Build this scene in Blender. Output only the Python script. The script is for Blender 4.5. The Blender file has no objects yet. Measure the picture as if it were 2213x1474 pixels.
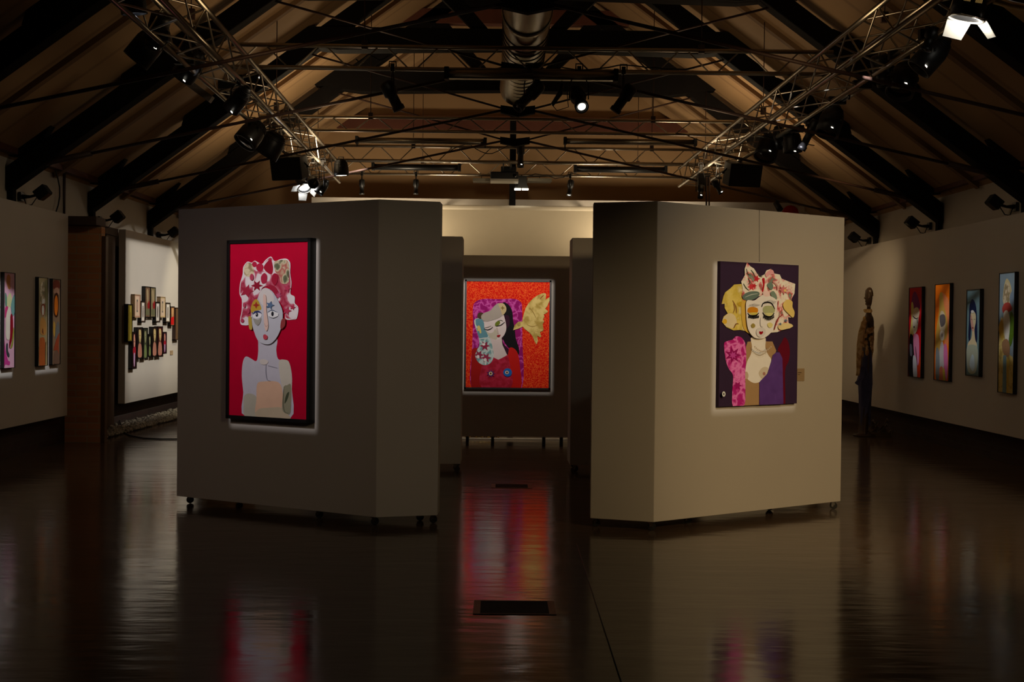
import bpy, bmesh, math, random
import numpy as np
from mathutils import Vector, Matrix, Euler
V = Vector
random.seed(7)
sc = bpy.context.scene
COL = sc.collection
# ------------------------------------------------------------ camera, world, exposure
F = 2600.0
cam_d = bpy.data.cameras.new('camera'); cam = bpy.data.objects.new('camera', cam_d); COL.objects.link(cam)
cam_d.sensor_width = 36.0; cam_d.lens = 36.0*F/2213.0; cam_d.clip_end = 200
CAM0 = V((0, 0, 1.55))
ROT = Matrix.Rotation(-31.5/F, 3, 'Z') @ Matrix.Rotation(math.radians(90)-37.0/F, 3, 'X') @ Matrix.Rotation(0.0105, 3, 'Z')
cam.matrix_world = Matrix.Translation(CAM0) @ ROT.to_4x4()
sc.camera = cam
sc.view_settings.view_transform = 'Standard'; sc.view_settings.look = 'None'
sc.view_settings.gamma = 1; sc.view_settings.use_curve_mapping = False
sc.view_settings.exposure = 0.0
w = bpy.data.worlds.new('world'); sc.world = w; w.use_nodes = True
w.node_tree.nodes['Background'].inputs[0].default_value = (1, .78, .55, 1)
w.node_tree.nodes['Background'].inputs[1].default_value = 0.002

def ray(px, py):
    return ROT @ V(((px-1106.5)/F, (737-py)/F, -1))
def atY(px, py, Y):
    d = ray(px, py); return CAM0 + d*(Y/d.y)
def atX(px, py, X):
    d = ray(px, py); return CAM0 + d*(X/d.x)
def atZ(px, py, Z):
    d = ray(px, py); return CAM0 + d*((Z-1.55)/d.z)
def atP(px, py, p, n):
    d = ray(px, py); return CAM0 + d*((p-CAM0).dot(n)/d.dot(n))
def lin(c):
    return tuple(((x/255)/12.92 if x/255 <= .04045 else ((x/255+.055)/1.055)**2.4) for x in c)

# ------------------------------------------------------------ lights
def frame_lamp(pos, target):
    z = (V(pos)-V(target)).normalized()
    x = V((0, 0, 1)).cross(z).normalized(); y = z.cross(x)
    return Matrix((x, y, z)).transposed()
def spot(name, pos, target, energy, color=(1, .8, .55), size=40, blend=.5, radius=.05, quad=None, soft=.01, spec=1.0, grad=None):
    """a spot lamp; with quad (world points) it is a framing projector whose shutters cut the beam to that shape"""
    l = bpy.data.lights.new(name, 'SPOT'); o = bpy.data.objects.new(name, l); COL.objects.link(o)
    R = frame_lamp(pos, target)
    o.matrix_world = Matrix.Translation(V(pos)) @ R.to_4x4()
    l.energy = energy; l.color = color; l.spot_size = math.radians(size); l.spot_blend = blend; l.shadow_soft_size = radius
    l.specular_factor = spec
    if quad:
        l.shadow_soft_size = min(radius, .012)
        loc = [R.transposed() @ (q-V(pos)) for q in quad]
        pts = [(q.x/q.z, q.y/q.z) for q in loc]
        cx = sum(p[0] for p in pts)/len(pts); cy = sum(p[1] for p in pts)/len(pts)
        l.use_nodes = True; nt = l.node_tree; N = nt.nodes; L = nt.links
        em = N.get('Emission') or N.new('ShaderNodeEmission')
        tc = N.new('ShaderNodeTexCoord'); sx = N.new('ShaderNodeSeparateXYZ'); L.new(tc.outputs['Normal'], sx.inputs[0])
        def mth(op, a, b):
            m = N.new('ShaderNodeMath'); m.operation = op
            for i, q in enumerate((a, b)):
                if isinstance(q, (int, float)): m.inputs[i].default_value = q
                else: L.new(q, m.inputs[i])
            return m.outputs[0]
        u = mth('DIVIDE', sx.outputs[0], sx.outputs[2]); v = mth('DIVIDE', sx.outputs[1], sx.outputs[2])
        acc = None
        for i in range(len(pts)):
            (x0, y0), (x1, y1) = pts[i], pts[(i+1) % len(pts)]
            nx, ny = -(y1-y0), (x1-x0); ln = math.hypot(nx, ny); nx /= ln; ny /= ln
            if nx*(cx-x0)+ny*(cy-y0) < 0: nx, ny = -nx, -ny
            c = -(nx*x0+ny*y0)
            d = mth('ADD', mth('ADD', mth('MULTIPLY', u, nx), mth('MULTIPLY', v, ny)), c)
            m = N.new('ShaderNodeMapRange'); m.inputs[1].default_value = -soft*.5; m.inputs[2].default_value = soft*.5
            L.new(d, m.inputs[0])
            acc = m.outputs[0] if acc is None else mth('MULTIPLY', acc, m.outputs[0])
        if grad:   # hotter at the top of the beam
            ys = [q[1] for q in pts]; g = N.new('ShaderNodeMapRange'); L.new(v, g.inputs[0])
            g.inputs[1].default_value = (pts[0][1]+pts[1][1])/2; g.inputs[2].default_value = (pts[2][1]+pts[3][1])/2; g.inputs[3].default_value = grad[0]; g.inputs[4].default_value = grad[1]
            acc = mth('MULTIPLY', acc, g.outputs[0])
        L.new(acc, em.inputs['Strength'])
        L.new(em.outputs[0], (N.get('Light Output') or N.new('ShaderNodeOutputLight')).inputs[0])
    return o
def point(name, pos, energy, color=(1, .72, .4), radius=.3):
    l = bpy.data.lights.new(name, 'POINT'); o = bpy.data.objects.new(name, l); COL.objects.link(o)
    o.location = pos; l.energy = energy; l.color = color; l.shadow_soft_size = radius
    return o
def expand(q, right=0, left=0, up=0, down=0):
    """q = TL, TR, BR, BL of a wall rectangle, grown along its own axes (metres)"""
    tl, tr, br, bl = q; u = (tr-tl).normalized(); d = (bl-tl).normalized()
    return [tl-u*left-d*up, tr+u*right-d*up, br+u*right+d*down, bl-u*left+d*down]
WARM = (1, .74, .42); NEUT = (1, .93, .85); COOL = (.86, .9, 1)
def wallquad(px, p, n):
    """four picture corners (TL, TR, BR, BL) read off the wall plane (p, n) and squared up"""
    p = V(p); n = V(n).normalized(); q = [atP(x, y, p, n) for x, y in px]
    u = V((0, 0, 1)).cross(n).normalized()
    if (q[1]-q[0]).dot(u) < 0: u = -u
    o = q[0]; a = [(c-o).dot(u) for c in q]; x0 = (a[0]+a[3])/2; x1 = (a[1]+a[2])/2
    zt = (q[0].z+q[1].z)/2; zb = (q[2].z+q[3].z)/2
    f = lambda x, z: V((o.x+u.x*x, o.y+u.y*x, z))
    return [f(x0, zt), f(x1, zt), f(x1, zb), f(x0, zb)]
NL = V((-.5, -.865, 0)); NR = V((.559, -.829, 0))
Q_RED = wallquad([(490, 519), (671, 515), (672, 914), (492, 905)], V((-.907, 9.107, 0))+NL*.06, NL)
Q_PUR = wallquad([(1559, 565), (1729, 573), (1719, 872), (1551, 879)], V((1.187, 8.997, 0))+NR*.035, NR)
Q_ORG = wallquad([(1005, 604), (1192, 606), (1189, 843), (1003, 840)], V((0, 15.64, 0)), V((0, -1, 0)))
XW = 5.74
Q_R1 = wallquad([(1965, 621), (1994, 620), (1990, 816), (1963, 815)], V((XW, 0, 0)), V((-1, 0, 0)))
Q_R2 = wallquad([(2023, 615), (2054, 611), (2051, 824), (2017, 822)], V((XW, 0, 0)), V((-1, 0, 0)))
Q_R3 = wallquad([(2090, 627), (2120, 623), (2116, 813), (2087, 813)], V((XW, 0, 0)), V((-1, 0, 0)))
Q_R4 = wallquad([(2163, 590), (2195, 587), (2190, 852), (2154, 848)], V((XW, 0, 0)), V((-1, 0, 0)))
XA = -5.275
Q_L0 = wallquad([(-34, 584), (-2, 586), (-4, 796), (-36, 797)], V((XA, 0, 0)), V((1, 0, 0)))
Q_L1 = wallquad([(8.6, 588), (33, 590), (30, 795), (6.5, 797)], V((XA, 0, 0)), V((1, 0, 0)))
Q_L2 = wallquad([(83, 599), (103.7, 600), (102, 790), (81, 792)], V((XA, 0, 0)), V((1, 0, 0)))
Q_L3 = wallquad([(113, 602), (130.8, 604), (129, 787), (111.5, 789)], V((XA, 0, 0)), V((1, 0, 0)))
def ctr(q): return (q[0]+q[2])/2
def ctr(q): return (q[0]+q[2])/2
spot('beam_crimson', (-3.9, 4.6, 4.3), ctr(Q_RED), 740, (1, .93, .95), 40, quad=expand(Q_RED, right=.018, left=.0, up=.0, down=.028), soft=.008, grad=(1.25, .55))
spot('beam_purple', (3.9, 4.9, 4.3), ctr(Q_PUR), 400, (1, .9, .74), 40, quad=expand(Q_PUR, right=.0, left=.04, up=.0, down=.03), soft=.008)
spot('beam_orange', (.1, 8.6, 4.2), ctr(Q_ORG), 1400, (1, .9, .82), 40, quad=expand(Q_ORG, right=.010, left=.026, up=.0, down=.012), soft=.010, grad=(1.25, .5))
for nm, q, e, c, pos in (('r1', Q_R1, 420, (.95, .92, 1), (2.8, 13.2, 4.2)), ('r2', Q_R2, 460, (1, .92, .85), (2.8, 12.4, 4.2)), ('r3', Q_R3, 360, (.9, .95, 1), (2.8, 11.4, 4.2)), ('r4', Q_R4, 380, (.95, .96, 1), (2.8, 10.2, 4.2))):
    spot('beam_'+nm, pos, ctr(q), e, c, 40, quad=expand(q, right=.0, left=.015, up=.01, down=.05), soft=.006)
spot('beam_l1', (-2.4, 11.0, 4.2), (Q_L0[0]+Q_L1[2])/2, 460, (.93, .95, 1), 40, quad=expand([Q_L0[0], Q_L1[1], Q_L1[2], Q_L0[3]], left=.02, right=.0, up=.02, down=.055), soft=.006)
spot('beam_l2', (-2.4, 12.6, 4.2), (Q_L2[0]+Q_L3[2])/2, 300, (.95, .95, 1), 40, quad=expand([Q_L2[0], Q_L3[1], Q_L3[2], Q_L2[3]], left=.0, right=-.0, up=.01, down=.045), soft=.006)
# washes from the rig
spot('wash_right_unit', (5.0, 3.9, 3.0), (2.85, 10.0, .55), 510, (1, .70, .35), 50, .9, .12)
spot('wash_end_faces', (2.2, 1.6, 3.4), (-.75, 9.2, 1.1), 112, (1, .77, .47), 26, .9, .2)
spot('wash_left_unit', (-5.0, 4.0, 3.8), (-2.0, 9.8, .9), 460, (1, .72, .60), 38, .9, .2)
PQ = [V((-5.27, 21.2, 2.83)), V((-5.27, 17.1, 2.83)), V((-5.27, 17.1, .36)), V((-5.27, 21.2, .36))]
spot('panel_white_a', (-1.6, 18.4, 4.3), (-5.27, 18.9, 1.0), 480, (1, .94, .84), 80, .6, .03, quad=PQ, soft=.12, grad=(.75, 1.35))
spot('panel_white_b', (-3.3, 19.2, 4.3), (-5.27, 20.0, 1.2), 170, (1, .87, .60), 44, .8, .03)
spot('screen_wash', (.3, 17.15, 4.0), (.3, 21, 2.5), 118, (1, .77, .48), 54, .9, .1)
spot('figure_light', (3.6, 13.8, 4.1), (5.75, 19.4, 1.6), 480, (1, .73, .40), 26, .9, .05)
spot('behind_unit_floor', (-.2, 18.6, 3.6), (.1, 16.5, 0), 260, (1, .9, .7), 40, .5, .05)
spot('passage_fill', (.3, 10.5, 4.1), (.3, 15.7, 1.2), 3, (1, .75, .52), 60, .9, .2)
spot('hall_left', (-1.2, 12.0, 4.1), (-5.4, 13.9, 1.5), 31, (1, .79, .52), 110, .8, .2)
spot('hall_right', (1.9, 12.0, 4.1), (5.8, 14.6, 1.3), 21, (1, .76, .48), 110, .9, .2)
# added fill spots without fixtures, brightening the roof and gable from below
spot('roof_fill_a', (-2.0, 20.3, 2.9), (-.5, 24, 6.5), 112, (1, .80, .54), 150, .7, .25)
spot('roof_fill_b', (2.5, 20.3, 2.9), (1, 24, 6.5), 112, (1, .80, .54), 150, .7, .25)
spot('roof_fill_c', (-2.6, 17.4, 3.8), (-3.4, 17.6, 6.5), 115, (1, .78, .50), 165, .6, .25)
spot('roof_fill_d', (3.1, 17.4, 3.8), (3.9, 17.6, 6.5), 105, (1, .76, .48), 165, .6, .25)
spot('roof_fill_e', (-1.9, 13.6, 3.9), (-2.6, 14.2, 7.0), 26, (1, .74, .45), 165, .6, .3)
spot('roof_fill_g', (2.4, 13.6, 3.9), (3.1, 14.2, 7.0), 20, (1, .74, .45), 165, .6, .3)
spot('roof_fill_f', (-2.0, 10.2, 3.9), (-2.8, 10.8, 7.0), 13, (1, .70, .38), 165, .6, .3)
spot('roof_fill_h', (2.5, 10.2, 3.9), (3.3, 10.8, 7.0), 16, (1, .70, .38), 165, .6, .3)


# ------------------------------------------------------------ materials
MATS = {}
def nodes_of(m):
    m.use_nodes = True; return m.node_tree.nodes, m.node_tree.links, m.node_tree.nodes['Principled BSDF']
def mat(name, rgb, rough=.6, metal=0, var=.12, scale=6, bump=0, emit=None, spec=.5, coat=0):
    if name in MATS: return MATS[name]
    m = bpy.data.materials.new(name); N, L, B = nodes_of(m)
    c = lin(rgb)
    tc = N.new('ShaderNodeTexCoord'); nz = N.new('ShaderNodeTexNoise'); nz.inputs['Scale'].default_value = scale; nz.inputs['Detail'].default_value = 3
    L.new(tc.outputs['Object'], nz.inputs['Vector'])
    mx = N.new('ShaderNodeMix'); mx.data_type = 'RGBA'
    mx.inputs[6].default_value = (*[x*(1-var) for x in c], 1); mx.inputs[7].default_value = (*[min(1, x*(1+var)) for x in c], 1)
    L.new(nz.outputs['Fac'], mx.inputs[0]); L.new(mx.outputs[2], B.inputs['Base Color'])
    B.inputs['Roughness'].default_value = rough; B.inputs['Metallic'].default_value = metal
    B.inputs['Specular IOR Level'].default_value = spec; B.inputs['Coat Weight'].default_value = coat
    if bump:
        b = N.new('ShaderNodeBump'); b.inputs['Strength'].default_value = bump; b.inputs['Distance'].default_value = .02
        L.new(nz.outputs['Fac'], b.inputs['Height']); L.new(b.outputs[0], B.inputs['Normal'])
    if emit:
        B.inputs['Emission Color'].default_value = (*lin(emit[0]), 1); B.inputs['Emission Strength'].default_value = emit[1]
    MATS[name] = m; return m
def pattern(name, cols, scale=12, rough=.7, kind='voronoi', dist=1.5):
    """a printed fabric or brushed paint: a ramp of colours over a distorted cell or wave texture"""
    if name in MATS: return MATS[name]
    m = bpy.data.materials.new(name); N, L, B = nodes_of(m)
    tc = N.new('ShaderNodeTexCoord'); nz = N.new('ShaderNodeTexNoise'); nz.inputs['Scale'].default_value = scale*.6; nz.inputs['Detail'].default_value = 4
    L.new(tc.outputs['Object'], nz.inputs['Vector'])
    ad = N.new('ShaderNodeVectorMath'); ad.operation = 'MULTIPLY_ADD'
    L.new(nz.outputs['Color'], ad.inputs[0]); ad.inputs[1].default_value = (dist/scale,)*3; L.new(tc.outputs['Object'], ad.inputs[2])
    if kind == 'noise':
        tx = N.new('ShaderNodeTexNoise'); tx.inputs['Scale'].default_value = scale; tx.inputs['Detail'].default_value = 6; out = tx.outputs['Fac']
    else:
        tx = N.new('ShaderNodeTexVoronoi'); tx.inputs['Scale'].default_value = scale
        if kind == 'edge': tx.feature = 'DISTANCE_TO_EDGE'
        out = tx.outputs['Distance']
    L.new(ad.outputs[0], tx.inputs['Vector'])
    rp = N.new('ShaderNodeValToRGB'); e = rp.color_ramp.elements
    while len(e) < len(cols): e.new(.5)
    for i, (p, c) in enumerate(cols): e[i].position = p; e[i].color = (*lin(c), 1)
    L.new(out, rp.inputs[0]); L.new(rp.outputs[0], B.inputs['Base Color']); B.inputs['Roughness'].default_value = rough; B.inputs['Specular IOR Level'].default_value = .12
    MATS[name] = m; return m
M_white = mat('white_wall_paint', (205, 198, 188), .75, var=.03, scale=2)
M_plast = mat('upper_wall_plaster', (190, 182, 168), .8, var=.06, scale=3)
M_dark = mat('dark_timber', (13, 9, 7), .85, var=.4, scale=9, bump=.2, spec=.2)
M_red = mat('red_brown_timber', (92, 48, 32), .7, var=.25, scale=7)
M_rod = mat('rusty_iron', (58, 36, 26), .6, var=.3, scale=20)
M_alu = mat('aluminium_tube', (172, 164, 150), .28, 1, var=.08, scale=20)
M_duct = mat('galvanised_sheet', (140, 132, 118), .33, 1, var=.2, scale=4)
M_blk = mat('black_lamp_metal', (14, 14, 15), .45, var=.2, scale=14)
M_blk2 = mat('matte_black_plastic', (8, 8, 8), .7, var=.2)
M_gloss = mat('gloss_black_lens_glass', (6, 6, 8), .06, spec=.8)
M_frame = mat('black_frame_wood', (14, 11, 10), .4, var=.2)
M_chrome = mat('chrome_wheel_plate', (190, 188, 182), .18, 1)
M_rub = mat('black_rubber', (12, 12, 12), .5)
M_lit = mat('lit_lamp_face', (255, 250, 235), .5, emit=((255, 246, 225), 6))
M_litc = mat('lit_lamp_face_cool', (235, 242, 255), .5, emit=((214, 228, 255), 9))
M_glint = mat('dim_lamp_glow', (255, 250, 235), .5, emit=((240, 240, 240), 1.6))
M_shut = mat('bright_steel_shutter', (225, 222, 214), .3, .6)
M_jamb = mat('stained_door_timber', (92, 64, 40), .5, var=.25, scale=12)
M_cable = mat('black_cable_rubber', (10, 10, 10), .5)

# ceiling boards: wide tan boards running down the slope
M_ceil = bpy.data.materials.new('tan_ceiling_board'); N, L, B = nodes_of(M_ceil)
tc = N.new('ShaderNodeTexCoord'); wv = N.new('ShaderNodeTexWave'); wv.bands_direction = 'Y'; wv.inputs['Scale'].default_value = .42; wv.inputs['Distortion'].default_value = .15
L.new(tc.outputs['Object'], wv.inputs[0]); rp = N.new('ShaderNodeValToRGB'); e = rp.color_ramp.elements
e[0].position = 0; e[0].color = (*lin((138, 108, 76)), 1); e[1].position = .04; e[1].color = (*lin((158, 126, 88)), 1)
L.new(wv.outputs['Fac'], rp.inputs[0]); L.new(rp.outputs[0], B.inputs['Base Color']); B.inputs['Roughness'].default_value = .8
# polished dark floor with faint waviness
M_floor = bpy.data.materials.new('polished_dark_floor'); N, L, B = nodes_of(M_floor)
tc = N.new('ShaderNodeTexCoord'); mp = N.new('ShaderNodeMapping'); mp.inputs['Scale'].default_value = (.35, 1.4, 1)
nz = N.new('ShaderNodeTexNoise'); nz.inputs['Scale'].default_value = 2.2; nz.inputs['Detail'].default_value = 5
L.new(tc.outputs['Object'], mp.inputs[0]); L.new(mp.outputs[0], nz.inputs[0])
mx = N.new('ShaderNodeMix'); mx.data_type = 'RGBA'; mx.inputs[6].default_value = (*lin((74, 58, 44)), 1); mx.inputs[7].default_value = (*lin((104, 84, 66)), 1)
L.new(nz.outputs[0], mx.inputs[0]); L.new(mx.outputs[2], B.inputs['Base Color'])
rr = N.new('ShaderNodeMapRange'); rr.inputs[3].default_value = .08; rr.inputs[4].default_value = .21; L.new(nz.outputs[0], rr.inputs[0]); L.new(rr.outputs[0], B.inputs['Roughness'])
n2 = N.new('ShaderNodeTexNoise'); n2.inputs['Scale'].default_value = 5; n2.inputs['Detail'].default_value = 2
m2 = N.new('ShaderNodeMapping'); m2.inputs['Scale'].default_value = (.5, 1.6, 1); L.new(tc.outputs['Object'], m2.inputs[0]); L.new(m2.outputs[0], n2.inputs[0])
bp = N.new('ShaderNodeBump'); bp.inputs['Strength'].default_value = .13; bp.inputs['Distance'].default_value = .02; L.new(n2.outputs[0], bp.inputs['Height']); L.new(bp.outputs[0], B.inputs['Normal'])
B.inputs['IOR'].default_value = 1.6
# brick
def brick_mat(name, c1, c2, mortar, swap=False):
    m = bpy.data.materials.new(name); N, L, B = nodes_of(m)
    tc = N.new('ShaderNodeTexCoord'); sx = N.new('ShaderNodeSeparateXYZ'); cb = N.new('ShaderNodeCombineXYZ'); L.new(tc.outputs['Object'], sx.inputs[0])
    L.new(sx.outputs[1 if swap else 0], cb.inputs[0]); L.new(sx.outputs[2], cb.inputs[1])
    bt = N.new('ShaderNodeTexBrick'); L.new(cb.outputs[0], bt.inputs['Vector'])
    bt.inputs['Scale'].default_value = 1; bt.inputs['Brick Width'].default_value = .29; bt.inputs['Row Height'].default_value = .082; bt.inputs['Mortar Size'].default_value = .007
    bt.inputs['Color1'].default_value = (*lin(c1), 1); bt.inputs['Color2'].default_value = (*lin(c2), 1); bt.inputs['Mortar'].default_value = (*lin(mortar), 1)
    L.new(bt.outputs[0], B.inputs['Base Color']); B.inputs['Roughness'].default_value = .85
    b = N.new('ShaderNodeBump'); b.inputs['Strength'].default_value = .5; b.inputs['Distance'].default_value = .01; b.invert = True
    L.new(bt.outputs['Fac'], b.inputs['Height']); L.new(b.outputs[0], B.inputs['Normal'])
    return m
M_brick = brick_mat('old_red_brick', (190, 128, 84), (212, 148, 98), (186, 158, 124))
M_base = brick_mat('dark_brick_base', (52, 34, 28), (62, 40, 32), (60, 50, 42), True)

# ------------------------------------------------------------ mesh helpers
class MB:
    def __init__(s): s.v = []; s.f = []; s.mi = []; s.sm = []
    def add(s, vs, fs, mi=0, sm=False):
        b = len(s.v); s.v += [V(p) for p in vs]; s.f += [[b+i for i in f] for f in fs]; s.mi += [mi]*len(fs); s.sm += [sm]*len(fs); return s
    def box(s, lo, hi, mi=0, R=None, c=None):
        vs = [V((x, y, z)) for z in (lo[2], hi[2]) for y in (lo[1], hi[1]) for x in (lo[0], hi[0])]
        if R is not None: vs = [R @ p for p in vs]
        if c is not None: vs = [p+V(c) for p in vs]
        return s.add(vs, [(0, 2, 3, 1), (4, 5, 7, 6), (0, 1, 5, 4), (2, 6, 7, 3), (0, 4, 6, 2), (1, 3, 7, 5)], mi)
    def prism(s, poly, z0, z1, mi=0):
        n = len(poly); a = sum(poly[i][0]*poly[(i+1) % n][1]-poly[(i+1) % n][0]*poly[i][1] for i in range(n))
        if a < 0: poly = poly[::-1]
        return s.add([(x, y, z0) for x, y in poly]+[(x, y, z1) for x, y in poly],
                     [list(range(n))[::-1], list(range(n, 2*n))]+[(i, (i+1) % n, n+(i+1) % n, n+i) for i in range(n)], mi)
    def extr(s, pts, d, mi=0):
        """a planar outline (3-D points) given the thickness vector d"""
        n = len(pts); d = V(d); pts = [V(p) for p in pts]
        return s.add(pts+[p+d for p in pts], [list(range(n))[::-1], list(range(n, 2*n))]+[(i, (i+1) % n, n+(i+1) % n, n+i) for i in range(n)], mi)
    def tube(s, pts, r, seg=8, mi=0, cap=True):
        pts = [V(p) for p in pts]; rs = r if isinstance(r, (list, tuple)) else [r]*len(pts)
        vs = []; up = V((0, 0, 1)); prev = None
        for i, p in enumerate(pts):
            t = (pts[min(i+1, len(pts)-1)]-pts[max(i-1, 0)]).normalized()
            a = prev-t*prev.dot(t) if prev is not None else (up if abs(t.z) < .95 else V((1, 0, 0))).cross(t)
            if a.length < 1e-6: a = V((1, 0, 0)).cross(t)
            a.normalize(); b = t.cross(a); prev = a
            vs += [p+(a*math.cos(2*math.pi*k/seg)+b*math.sin(2*math.pi*k/seg))*rs[i] for k in range(seg)]
        fs = [(i*seg+k, i*seg+(k+1) % seg, (i+1)*seg+(k+1) % seg, (i+1)*seg+k) for i in range(len(pts)-1) for k in range(seg)]
        s.add(vs, fs, mi, True)
        if cap:
            b = len(s.v)-len(vs)
            for ring in (list(range(b, b+seg))[::-1], list(range(len(s.v)-seg, len(s.v)))): s.f.append(ring); s.mi.append(mi); s.sm.append(False)
        return s
    def lathe(s, p, axis, prof, seg=20, mi=0):
        """prof: (distance along axis, radius) list"""
        ax = V(axis).normalized(); a = (V((0, 0, 1)) if abs(ax.z) < .95 else V((1, 0, 0))).cross(ax).normalized(); b = ax.cross(a); p = V(p)
        vs = [p+ax*t+(a*math.cos(2*math.pi*k/seg)+b*math.sin(2*math.pi*k/seg))*max(r, 1e-4) for t, r in prof for k in range(seg)]
        n = len(prof)
        fs = [(i*seg+k, i*seg+(k+1) % seg, (i+1)*seg+(k+1) % seg, (i+1)*seg+k) for i in range(n-1) for k in range(seg)]
        return s.add(vs, fs, mi, True)
    def ball(s, c, r, seg=10, mi=0, sq=(1, 1, 1)):
        n = seg//2; vs = []; c = V(c)
        for i in range(n+1):
            th = math.pi*i/n
            vs += [c+V((math.sin(th)*math.cos(2*math.pi*k/seg)*r*sq[0], math.sin(th)*math.sin(2*math.pi*k/seg)*r*sq[1], math.cos(th)*r*sq[2])) for k in range(seg)]
        return s.add(vs, [(i*seg+k, (i+1)*seg+k, (i+1)*seg+(k+1) % seg, i*seg+(k+1) % seg) for i in range(n) for k in range(seg)], mi, True)
    def build(s, name, mats, parent=None, org=None, bevel=0, **props):
        """ONE mesh object; its origin is the parent's origin, else org"""
        if not isinstance(mats, (list, tuple)): mats = [mats]
        o0 = V(ORG.get(parent.name, (0, 0, 0))) if parent else V(org or (0, 0, 0))
        me = bpy.data.meshes.new(name); me.from_pydata([tuple(p-o0) for p in s.v], [], s.f)
        for m in mats: me.materials.append(m)
        me.polygons.foreach_set('material_index', s.mi); me.polygons.foreach_set('use_smooth', s.sm); me.update()
        o = bpy.data.objects.new(name, me); COL.objects.link(o); ORG[o.name] = o0
        if parent: o.parent = parent
        else: o.location = o0
        if bevel:
            b = o.modifiers.new('bevel', 'BEVEL'); b.width = bevel; b.segments = 2; b.limit_method = 'ANGLE'
        for k, x in props.items(): o[k] = x
        return o
ORG = {}
def thing(name, loc, label, cat, group=None):
    o = bpy.data.objects.new(name, None); COL.objects.link(o); o.location = loc; o.empty_display_size = .1; ORG[o.name] = V(loc)
    o['label'] = label; o['category'] = cat
    if group: o['group'] = group
    return o
def tagd(label, cat, group=None):
    d = dict(label=label, category=cat)
    if group: d['group'] = group
    return d
# ------------------------------------------------------------ room shell
XL, XR, XC, YF, YB = -5.45, 5.95, .24, 22.3, -1.0
HW = 5.565
def zlow(x): return 3.04+.73*(HW-abs(x-XC))
def zsof(x): return 3.42+.73*(HW-abs(x-XC))
m = MB(); m.add([(XL-.3, YB, 0), (XR+.3, YB, 0), (XR+.3, YF+1, 0), (XL-.3, YF+1, 0)], [(0, 1, 2, 3)]); m.add([(XL-.3, YB, -.1), (XR+.3, YB, -.1), (XR+.3, YF+1, -.1), (XL-.3, YF+1, -.1)], [(3, 2, 1, 0)])
m.build('floor', M_floor, kind='structure')
for nm, X, s in (('wall_left', XL, -1), ('wall_right', XR, 1)):
    m = MB(); a, b = (X-.25, X) if s < 0 else (X, X+.25)
    m.box((a, YB, 0), (b, YF, 2.6)); m.box((a, YB, 2.6), (b, YF, 3.56), 1)
    m.build(nm, [M_base, M_plast], kind='structure')
m = MB(); m.add([(XL-.3, YF, 0), (XR+.3, YF, 0), (XR+.3, YF, zsof(XR+.3)), (XC, YF, zsof(XC)), (XL-.3, YF, zsof(XL-.3))], [(4, 3, 2, 1, 0)])
m.build('wall_back', M_ceil, kind='structure')
m = MB()
for sx in (-1, 1):
    xe = XC+sx*(HW+.45); m.extr([(XC, YB, zsof(XC)), (xe, YB, zsof(xe)), (xe, YB, zsof(xe)+.1), (XC, YB, zsof(XC)+.1)], (0, YF-YB, 0))
m.build('ceiling', M_ceil, kind='structure')
m = MB(); m.box((XL, YB, 3.36), (XL+.14, YF, 3.56)); m.build('trim_1', M_red, kind='structure')
m = MB(); m.box((XR-.14, YB, 3.36), (XR, YF, 3.56)); m.build('trim_2', M_red, kind='structure')

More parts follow.
